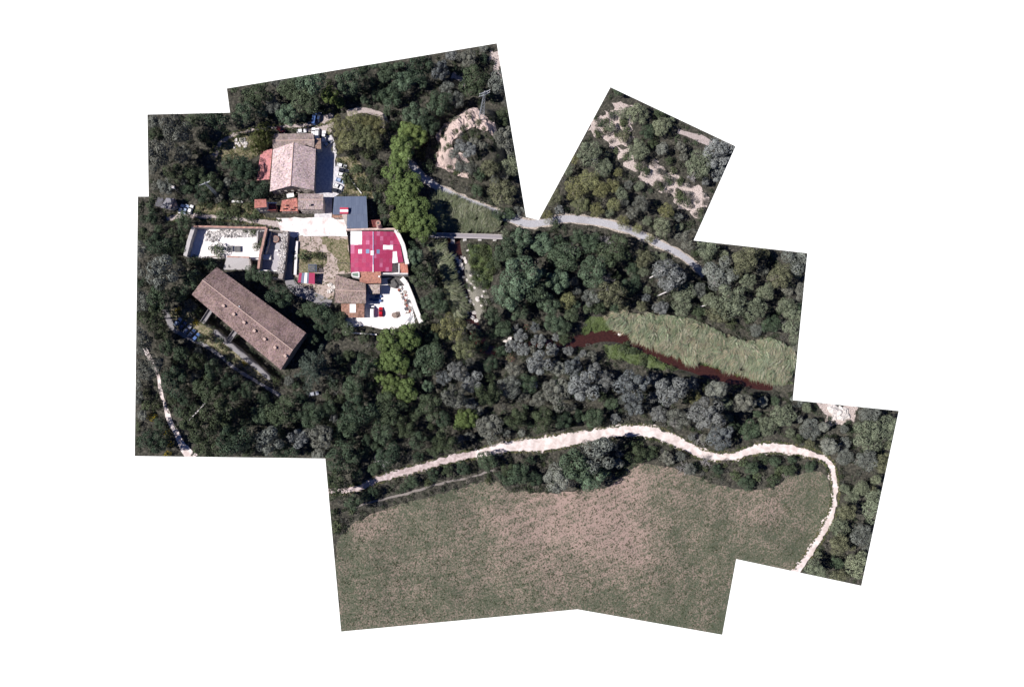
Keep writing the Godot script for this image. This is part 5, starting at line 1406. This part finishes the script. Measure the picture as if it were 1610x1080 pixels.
func make_woods() -> void:
	for id in kinds:
		leaf_kind(id, {"pine": 7, "oak": 6, "grey_pine": 6, "plane": 4, "cedar": 1, "willow": 1}.get(id, 4))
	rng.seed = 101
	var taken := []
	# trees one can pick out
	var hero := [
		["plane",640,208,18,"in the row along the shed lane",0.75],		["plane",652,215,21,"in the row along the shed lane",0.75],["plane",632,238,23,"in the row along the shed lane",0.75],["plane",622,268,24,"in the row along the shed lane",0.75],["plane",640,292,24,"in the row along the shed lane",0.75],["plane",625,305,22,"in the row along the shed lane",0.75],["plane",648,325,27,"in the row along the shed lane",0.75],["plane",634,345,22,"in the row along the shed lane",0.75],["plane",662,356,25,"in the row along the shed lane",0.75],
		["plane",612,535,22,"below the white courtyard",0.9],["plane",642,528,22,"below the white courtyard",0.9],["plane",622,562,24,"below the white courtyard",0.9],["plane",604,568,18,"below the white courtyard",0.9],
		["plane",640,612,20,"in the dark wood below the cedar",0.8],["plane",615,606,18,"in the dark wood below the cedar",0.8],["plane",734,658,18,"standing alone among grey trees near the dirt track",0.8],["plane",722,668,11,"standing alone among grey trees near the dirt track",0.8],
		["umbrella",532,200,20,"in the grove above the parked cars",0.9],["umbrella",555,188,15,"in the grove above the parked cars",0.9],["umbrella",545,222,17,"in the grove above the parked cars",0.9],["umbrella",568,212,20,"in the grove above the parked cars",0.9],["umbrella",590,198,19,"in the grove above the parked cars",0.9],["umbrella",586,222,16,"in the grove above the parked cars",0.9],["umbrella",575,190,14,"in the grove above the parked cars",0.9],["umbrella",533,232,12,"in the grove above the parked cars",0.9],
		["oak",250,468,20,"beside the shaded car terrace",1.5],["oak",240,496,20,"beside the shaded car terrace",1.5],["oak",252,524,15,"beside the shaded car terrace",1.4],["oak",282,462,15,"beside the shaded car terrace",1.4],["oak",300,440,17,"at the head of the long building",1.3],["silver",822,548,12,"leaning over the narrow stream",0.9],["silver",846,536,12,"leaning over the narrow stream",0.9],["silver",868,549,11,"leaning over the narrow stream",0.9],["oak",786,552,11,"leaning over the narrow stream",0.9],["silver",803,545,11,"leaning over the narrow stream",0.9],["oak",888,533,10,"leaning over the narrow stream",0.9],["oak",262,546,13,"below the shaded upper path",1.7],["oak",283,556,14,"below the shaded upper path",1.7],["oak",308,568,14,"below the shaded upper path",1.7],["oak",334,580,15,"below the shaded upper path",1.7],["oak",360,597,14,"below the shaded upper path",1.7],["oak",386,612,14,"below the shaded upper path",1.6],["oak",318,532,8,"between the two shaded paths",1.3],["oak",345,535,7,"between the two shaded paths",1.3],["silver",722,228,10,"on top of the pink cliff",0.8],["grey_pine",714,240,9,"on top of the pink cliff",0.8],["silver",735,236,13,"on top of the pink cliff",0.8],["grey_pine",728,250,12,"on top of the pink cliff",0.8],["grey_pine",746,224,10,"on top of the pink cliff",0.8],["silver",722,260,8,"on top of the pink cliff",0.7],["grey_pine",742,258,12,"on top of the pink cliff",0.8],["oak",750,528,12,"where the stony stream enters the wood",0.9],["oak",758,545,11,"where the stony stream enters the wood",0.9],["grey_pine",741,515,9,"where the stony stream enters the wood",0.8],["umbrella",1022,375,9,"overhanging the paved road",0.7],["umbrella",1002,361,9,"overhanging the paved road",0.7],["oak",800,337,11,"overhanging the paved road",0.8],["poplar",784,338,12,"overhanging the paved road",0.7],["oak",872,352,8,"overhanging the paved road",0.7],["willow",412,212,20,"beside the great mill hall",1.0],["willow",407,230,14,"beside the great mill hall",0.9],
		["cedar",492,578,42,"at the end of the long building",0.9],
		["oak",406,298,18,"against the red lean-to",1.0],["oak",378,300,17,"in the clump by the lane",1.0],["oak",386,264,19,"against the red lean-to",1.0],["oak",376,268,16,"in the clump by the lane",1.0],["oak",332,290,18,"round the slender pylon",1.0],["oak",305,272,17,"round the slender pylon",1.0],["oak",318,305,14,"round the slender pylon",1.0],["oak",291,346,15,"alone where the lane begins",1.0],["oak",360,255,12,"in the clump by the lane",1.0],
		["oak",440,465,21,"between the long building and the garden",1.0],["oak",488,486,14,"between the long building and the garden",1.0],["oak",503,492,18,"between the long building and the garden",1.0],["poplar",535,502,14,"between the long building and the garden",0.7],["oak",397,430,14,"behind the long building",0.9],["oak",418,438,13,"behind the long building",0.9],["oak",520,508,14,"between the long building and the garden",1.0],["poplar",545,518,12,"between the long building and the garden",0.7],
		["poplar",820,432,32,"in the wood across the stream",1.1],["poplar",800,462,26,"in the wood across the stream",1.0],["poplar",845,455,24,"in the wood across the stream",1.0],["poplar",798,395,24,"beside the bridge end",1.0],["poplar",820,375,18,"beside the bridge end",1.0],["poplar",862,478,18,"in the wood across the stream",1.0],["umbrella",891,472,14,"in the wood across the stream",0.9],["poplar",815,488,18,"in the wood across the stream",0.9],["poplar",870,508,16,"in the wood across the stream",0.8],["poplar",885,515,14,"in the wood across the stream",0.8],
		["poplar",905,730,26,"in the big clump between track and field",1.2],["grey_pine",938,715,28,"in the big clump between track and field",1.2],["grey_pine",878,752,24,"in the big clump between track and field",1.0],["poplar",930,748,24,"in the big clump between track and field",1.0],["poplar",952,735,16,"in the big clump between track and field",1.0],["oak",815,745,18,"in the hedge between track and field",1.0],["oak",840,752,13,"in the hedge between track and field",1.0],["oak",800,738,12,"in the hedge between track and field",1.0],["oak",727,735,12,"in the hedge between track and field",0.9],["oak",704,740,10,"in the hedge between track and field",0.9],["oak",681,746,11,"in the hedge between track and field",0.9],["oak",765,723,17,"in the hedge between track and field",0.9],["oak",1000,715,16,"in the hedge between track and field",0.8],["oak",1022,712,12,"in the hedge between track and field",0.8],
		["pine",1075,460,18,"above the cane bed",1.0],["pine",1145,475,27,"above the cane bed",1.0],["pine",1128,492,18,"above the cane bed",0.9],["pine",1072,482,16,"above the cane bed",0.9],
		["oak",565,645,26,"in the dark wood below the cedar",1.1],["oak",548,668,20,"in the dark wood below the cedar",1.0],["oak",600,680,20,"in the dark wood below the cedar",1.0],["oak",638,672,18,"in the dark wood below the cedar",1.0],
		["umbrella",905,296,20,"on the slope above the paved road",0.9],["umbrella",925,285,18,"on the slope above the paved road",0.9],["umbrella",912,322,16,"on the slope above the paved road",0.9],["umbrella",945,298,15,"on the slope above the paved road",0.9],["umbrella",938,330,13,"on the slope above the paved road",0.9],["umbrella",963,292,13,"on the slope above the paved road",0.9],["umbrella",860,341,11,"on the slope above the paved road",0.8],["umbrella",980,350,12,"on the slope above the paved road",0.8],
		["pine",978,178,10,"on the bare slope",0.8],["pine",1000,180,18,"on the bare slope",0.9],["pine",1040,200,16,"on the bare slope",0.9],["pine",1003,235,18,"on the bare slope",0.9],["pine",960,200,9,"on the bare slope",0.7],["pine",980,215,10,"on the bare slope",0.7],
	]
	var nth := ["first", "second", "third", "fourth", "fifth", "sixth", "seventh", "eighth", "ninth"]
	var row := 0
	for q in hero:
		var where: String = q[4]
		if where.begins_with("in the row"):
			where = "%s of the row from loop road to bridge" % nth[row]; row += 1
		crown_at(q[0], q[1], q[2], q[3], where, q[5]); taken.append([q[1], q[2], q[3]])
	# the woods: which growth where (nearest mark decides)
	var marks := [
		[270,215,"grey_pine oak oak","in the corner wood past the clearing"],[300,240,"oak grey_pine silver","in the corner wood past the clearing"],[250,275,"oak grey_pine","in the corner wood past the clearing"],[320,200,"oak poplar","in the corner wood past the clearing"],
		[390,160,"oak poplar","in the wood above the clearing"],[440,140,"grey_pine poplar grey_pine","in the wood above the clearing"],[470,165,"grey_pine poplar","in the wood above the clearing"],[520,125,"poplar oak poplar","in the wood above the loop road"],[530,155,"poplar plane oak","in the wood above the loop road"],[600,115,"poplar oak poplar","in the wood above the loop road"],[590,150,"poplar oak","in the wood above the loop road"],[650,150,"oak poplar grey_pine","in the wood above the loop road"],[690,120,"oak grey_pine silver","on the hillside by the tall pylon"],[740,120,"oak grey_pine","on the hillside by the tall pylon"],[680,175,"oak oak poplar","in the wood above the loop road"],[760,170,"shrub grey_shrub oak","on the hillside by the tall pylon"],
		[570,275,"oak shrub","on the lawn behind the yard"],[595,330,"oak poplar","behind the magenta shed"],
		[722,235,"silver grey_pine","on top of the pink cliff"],[745,250,"silver grey_shrub grey_pine","on top of the pink cliff"],[790,260,"pine grey_pine","on top of the pink cliff"],[760,290,"pine oak","on top of the pink cliff"],[800,310,"pine pine grey_pine","on top of the pink cliff"],[700,280,"shrub oak","at the foot of the pink cliff"],[730,300,"oak shrub","at the foot of the pink cliff"],
		[990,190,"pine oak","on the bare slope"],[920,245,"pine pine umbrella","on the slope above the paved road"],[1060,230,"pine oak grey_pine","on the bare slope"],[1105,250,"grey_pine pine silver","on the bare slope"],[960,300,"pine umbrella","on the slope above the paved road"],[1000,310,"pine grey_pine","on the slope above the paved road"],[1040,330,"pine grey_pine umbrella","on the slope above the paved road"],[1080,350,"pine grey_pine","on the slope above the paved road"],[1020,350,"grey_pine pine","on the slope above the paved road"],
		[860,400,"oak silver poplar","in the wood across the stream"],[900,390,"oak silver oak","in the wood below the paved road"],[960,390,"oak silver pine","in the wood below the paved road"],[920,440,"oak grey_pine poplar","in the wood below the paved road"],[990,430,"oak pine","in the wood below the paved road"],[1040,430,"pine silver pine","above the cane bed"],[1110,410,"pine oak grey_pine","above the cane bed"],[1160,420,"grey_pine pine","above the cane bed"],[1220,420,"pine grey_pine","above the cane bed"],[1210,480,"pine grey_pine oak","above the cane bed"],[1180,510,"grey_pine shrub","above the cane bed"],[900,490,"poplar oak","in the wood across the stream"],[770,500,"poplar oak","in the wood across the stream"],[790,430,"poplar oak","in the wood across the stream"],
		[810,540,"silver silver oleander","in the grey wood below the stream"],[860,555,"silver oleander grey_pine","in the grey wood below the stream"],[900,580,"silver grey_pine silver","in the grey wood below the stream"],[970,575,"silver silver","in the grey wood below the stream"],[1030,600,"silver grey_pine silver","in the grey wood below the stream"],[940,620,"grey_pine silver oak","in the grey wood below the stream"],[1000,640,"grey_pine pine silver","in the grey wood below the stream"],[1090,610,"grey_pine silver umbrella","in the grey wood below the stream"],[1110,650,"grey_pine silver","in the grey wood below the stream"],[1160,630,"grey_pine pine","in the pine wood above the bend of the track"],[1180,670,"oak pine shrub","in the pine wood above the bend of the track"],[1240,660,"pine oak grey_pine","in the pine wood above the bend of the track"],[1290,690,"pine grey_pine","in the pine wood above the bend of the track"],
		[850,620,"oak grey_pine oak","in the dark wood above the track"],[900,655,"oak oak grey_pine","in the dark wood above the track"],[820,660,"grey_pine oak","in the dark wood above the track"],[760,680,"oak grey_pine","in the dark wood above the track"],[700,700,"oak silver oak","in the dark wood above the track"],[640,715,"oak oak","in the dark wood above the track"],[560,710,"oak oak","in the dark wood above the track"],
		[715,590,"silver grey_pine silver","in the grey thicket below the reed strip"],[690,560,"umbrella oak","in the grey thicket below the reed strip"],[740,620,"silver grey_pine","in the grey thicket below the reed strip"],[680,530,"oak umbrella","in the grey thicket below the reed strip"],[780,600,"oak oak grey_pine","in the grey thicket below the reed strip"],[690,640,"oak poplar","in the dark wood below the cedar"],[680,480,"oak poplar","in the grey thicket below the reed strip"],
		[540,590,"oak oak","in the dark wood below the cedar"],[590,620,"oak plane oak","in the dark wood below the cedar"],[460,650,"oak oak grey_pine","in the wood below the long building"],[400,620,"oak shrub oak","in the wood below the long building"],[330,600,"oak oak grey_pine","in the wood below the long building"],[420,690,"oak grey_pine","in the wood below the long building"],[350,680,"oak oak poplar","in the wood below the long building"],[300,640,"oak oak","in the wood below the long building"],[490,700,"grey_pine silver","in the wood below the long building"],[250,560,"oak grey_pine","beside the white footpath"],[235,620,"oak grey_pine shrub","beside the white footpath"],[240,690,"gorse gorse shrub oak","beside the white footpath"],
		[240,400,"grey_pine oak","in the wood at the head of the long building"],[270,430,"oak grey_pine grey_pine","in the wood at the head of the long building"],[240,480,"oak grey_pine","in the wood at the head of the long building"],[300,420,"oak oak","in the wood at the head of the long building"],[240,350,"oak oak","in the wood at the head of the long building"],[230,520,"oak grey_pine","in the wood at the head of the long building"],
		[1180,745,"oak shrub","in the hedge under the bend of the track"],[1250,738,"oak shrub","in the hedge under the bend of the track"],[1340,690,"pine pine grey_pine","in the pine wood outside the bend of the track"],[1370,760,"pine grey_pine","in the pine wood outside the bend of the track"],[1340,800,"pine pine","in the pine wood outside the bend of the track"],[1340,870,"pine grey_pine pine","in the pine wood outside the bend of the track"],[1300,890,"pine oak","in the pine wood outside the bend of the track"],[530,830,"oak shrub","on the rim of the field"],[545,790,"oak oak","on the rim of the field"],
	]
	var hard := []
	for id in ["field", "yard", "terrace", "garden", "court", "ruin", "ruin2", "lot", "cliff", "scard", "reeds", "reedsb", "reedsc", "bank", "bankb", "bankd", "shingle", "meadow", "lawn", "terr2", "scarb", "scarc"]: hard.append(poly_px(regions[id]))
	for id in tracks:
		if id == "river":
			hard.append(band(tracks.river.slice(0, 6), 1.0)); hard.append(band(tracks.river.slice(10), 1.0))
			continue
		hard.append(band(tracks[id], 3.0 if id == "road" else (2.0 if id == "dirt" else 1.0)))
	for l in Geometry2D.offset_polygon(poly_px(regions.scar), 7.0): hard.append(l)
	for l in Geometry2D.offset_polygon(poly_px(regions.clearing), 13.0): hard.append(l)
	hard.append(poly_px([[300,258],[316,226],[342,200],[400,190],[398,206],[350,216],[336,252]]))
	for l in [[[400,208],[508,207],[508,345],[398,345],[402,240]], [[515,305],[582,305],[600,355],[625,357],[645,430],[664,508],[545,508],[520,470],[515,430]], [[296,462],[342,415],[486,522],[440,590]], [[242,308],[282,308],[306,324],[306,338],[245,330]], [[345,400],[410,400],[440,442],[380,432]], [[672,366],[786,368],[786,380],[700,385]], [[480,612],[506,612],[506,628],[480,628]], [[270,498],[316,525],[310,540],[268,515]], [[745,172],[775,160],[775,195],[745,195]]]: hard.append(poly_px(l))
	var soft := [poly_px(regions.scar), poly_px(regions.meadow), poly_px(regions.lawn), poly_px(regions.clearing), poly_px(regions.cliff), poly_px(regions.bankd), poly_px(regions.terr2)]
	var edge := poly_px(outline_px)
	rng.seed = 202
	var counts := {}
	for pass_n in [[1500, 19.0, 28.0, 0.8], [2400, 13.0, 19.0, 0.8], [4200, 9.0, 13.0, 0.78], [4500, 6.5, 9.0, 0.78]]:
		for k in pass_n[0]:
			var p := Vector2(rng.randf_range(208, 1416), rng.randf_range(66, 1000))
			var r := rng.randf_range(pass_n[1], pass_n[2])
			if not Geometry2D.is_point_in_polygon(p, edge): continue
			var ok := true
			for t in taken:
				if absf(t[0] - p.x) < 60 and Vector2(t[0], t[1]).distance_to(p) < (t[2] + r) * pass_n[3]: ok = false; break
			if not ok: continue
			for h in hard:
				if Geometry2D.is_point_in_polygon(p, h): ok = false; break
				for a in 6:
					if Geometry2D.is_point_in_polygon(p + Vector2.from_angle(a * TAU / 6.0) * r * 0.8, h): ok = false; break
				if not ok: break
			if not ok: continue
			var best = null; var bd := 1e9
			for m in marks:
				var d := p.distance_squared_to(Vector2(m[0], m[1])) + rng.randf() * 300.0
				if d < bd: bd = d; best = m
			var opts: PackedStringArray = best[2].split(" ")
			var id := opts[rng.randi() % opts.size()]
			if id in ["shrub", "grey_shrub", "gorse", "oleander"] and r > 11.0: r = rng.randf_range(7.5, 11.0)
			if counts.get(id, 0) > 285: id = "poplar" if id == "oak" else "grey_pine"
			counts[id] = counts.get(id, 0) + 1
			taken.append([p.x, p.y, r])
			crown_at(id, p.x, p.y, r, best[3], rng.randf_range(0.7, 1.35))
	# bare and bleached trees
	for q in [[600,722,17,3.2,"leafless whitish bush beside the dirt track","bare_bush",0.42],[955,438,14,7.0,"leafless grey tree with forked pale boughs in the wood below the road","bare_tree",0.34],[897,393,13,6.0,"leafless grey tree near the bridge wood","bare_tree",0.26],[950,378,15,4.0,"leafless lilac-grey thicket under the paved road","bare_bush",0.25],[1100,690,15,3.0,"leafless pale bush above the bend of the dirt track","bare_bush",0.3],[1060,664,12,3.0,"leafless pale bush beside the whitest stretch of track","bare_bush",0.3],[1110,725,14,2.0,"leafless bluish-grey brush under the bend of the track","bare_bush",0.24],[1075,735,14,2.0,"leafless bluish-grey brush along the top of the field","bare_bush",0.24],[1088,278,10,4.0,"leafless grey tree on the rim of the bare slope","bare_tree",0.3],[985,600,10,7.0,"leafless grey tree in the grey wood below the stream","bare_tree",0.34],[935,250,8,5.0,"leafless pale tree among the pines above the paved road","bare_tree",0.4],[1120,442,12,5.0,"leafless lilac-grey tree above the cane bed","bare_tree",0.32]]:
		bare_tree(q[0], q[1], q[2], q[3], q[4], q[6], q[5])
	# shrubs on open ground
	rng.seed = 303
	var zones := [["on the bare slope","scar",85,["shrub","grey_shrub"],4.0,8.0],["on the pink cliff","cliff",64,["grey_shrub","shrub"],3.0,6.0],["on the meadow by the lane","meadow",26,["shrub","shrub"],4.0,8.0],["on the lawn behind the yard","lawn",22,["shrub"],4.0,8.0],["on the grass beside the looping lane","loopside",14,["shrub"],3.0,5.0],["round the grassy clearing","clearing",10,["shrub"],2.5,4.5],["on the green bank below the bridge","bankd",26,["shrub"],4.0,8.0],["on the terrace by the long building","terr2",16,["shrub","gorse"],3.0,6.0],["on the stony bank of the stream","shingle",30,["shrub","grey_shrub"],3.0,6.0],["between track and field","hedge",60,["shrub","grey_shrub"],4.0,8.0],["beside the red-brown water","bankb",12,["shrub"],4.0,7.0]]
	regions.loopside = [[305,256],[318,228],[342,203],[390,195],[350,214],[334,248]]
	regions.hedge = [[545,800],[600,775],[700,745],[780,722],[830,715],[860,720],[1000,695],[1060,705],[1110,728],[1180,722],[1230,720],[1290,735],[1240,748],[1170,765],[1090,740],[1010,722],[960,760],[860,770],[800,765],[740,757],[640,785],[560,812]]
	for z in zones:
		var poly := poly_px(regions[z[1]])
		var a := poly[0]; var b := poly[0]
		for q in poly:
			a = a.min(q); b = b.max(q)
		var made := 0
		for k in 900:
			if made >= z[2]: break
			var p := Vector2(rng.randf_range(a.x, b.x), rng.randf_range(a.y, b.y))
			if not Geometry2D.is_point_in_polygon(p, poly): continue
			if z[1] == "hedge" and Geometry2D.is_point_in_polygon(p, band(tracks.dirt, 2.0)): continue
			made += 1
			crown_at(z[3][rng.randi() % z[3].size()], p.x, p.y, rng.randf_range(z[4], z[5]), z[0])
	for q in [[478,402,9],[496,400,8],[505,403,6],[480,408,6],[412,384,9],[398,362,8],[384,360,6],[403,388,7],[345,395,11],[335,390,8],[352,338,9],[372,346,7],[345,350,7]]:
		crown_at("shrub", q[0], q[1], q[2], "growing in the garden or the ruin" if q[0] > 380 else "beside the roofless ruin")
	# undergrowth on the woodland floor
	var ug := []
	for k in 3:
		var d := crown_data({"name": "undergrowth", "r": 1.1, "h": 1.1, "lobes": 5, "ls": 0.5, "n": 90, "leaf": 0.38, "wide": 0.5, "col": Color(1, 1, 1), "vary": 0.3, "flat": 0.6}, k)
		var m := leaf_mesh(d.v, d.c); m.surface_set_material(0, mats["leaves"]); ug.append(m)
	rng.seed = 404
	var cols := [Color(0.040, 0.056, 0.032), Color(0.058, 0.072, 0.045), Color(0.07, 0.075, 0.056), Color(0.048, 0.066, 0.036), Color(0.10, 0.098, 0.085)]  # greens kept low, woodland shadow partly put into them
	var spots := []
	for k in 15000:
		var p := Vector2(rng.randf_range(208, 1416), rng.randf_range(66, 1000))
		if not Geometry2D.is_point_in_polygon(p, edge): continue
		var ok := true
		for h in hard:
			if Geometry2D.is_point_in_polygon(p, h): ok = false; break
		if not ok: continue
		var w := flat(p.x, p.y)
		var near := rims_near(w, 2.5)
		var sc := rng.randf_range(0.6, 1.5)
		if not near.is_empty():
			for q in [Vector3(sc, 0.3, 0), Vector3(-sc, 0.3, 0), Vector3(0, 0.3, sc), Vector3(0, 0.3, -sc), Vector3(0, sc, 0)]:
				if not kept(Vector3(w.x, 0, w.y) + q * 1.1, near): ok = false; break
		if not ok: continue
		var c: Color = cols[rng.randi() % cols.size()] * rng.randf_range(0.75, 1.25); c.a = 1.0
		spots.append({"v": rng.randi() % 3, "t": Transform3D(Basis(Vector3.UP, rng.randf() * TAU).scaled(Vector3(sc, sc * 0.9, sc)), Vector3(w.x, ground_y(w.x, w.y) - 0.1, w.y)), "c": c})
	scatter("undergrowth", ug, spots, "low tangled undergrowth covering the woodland floor", "undergrowth")
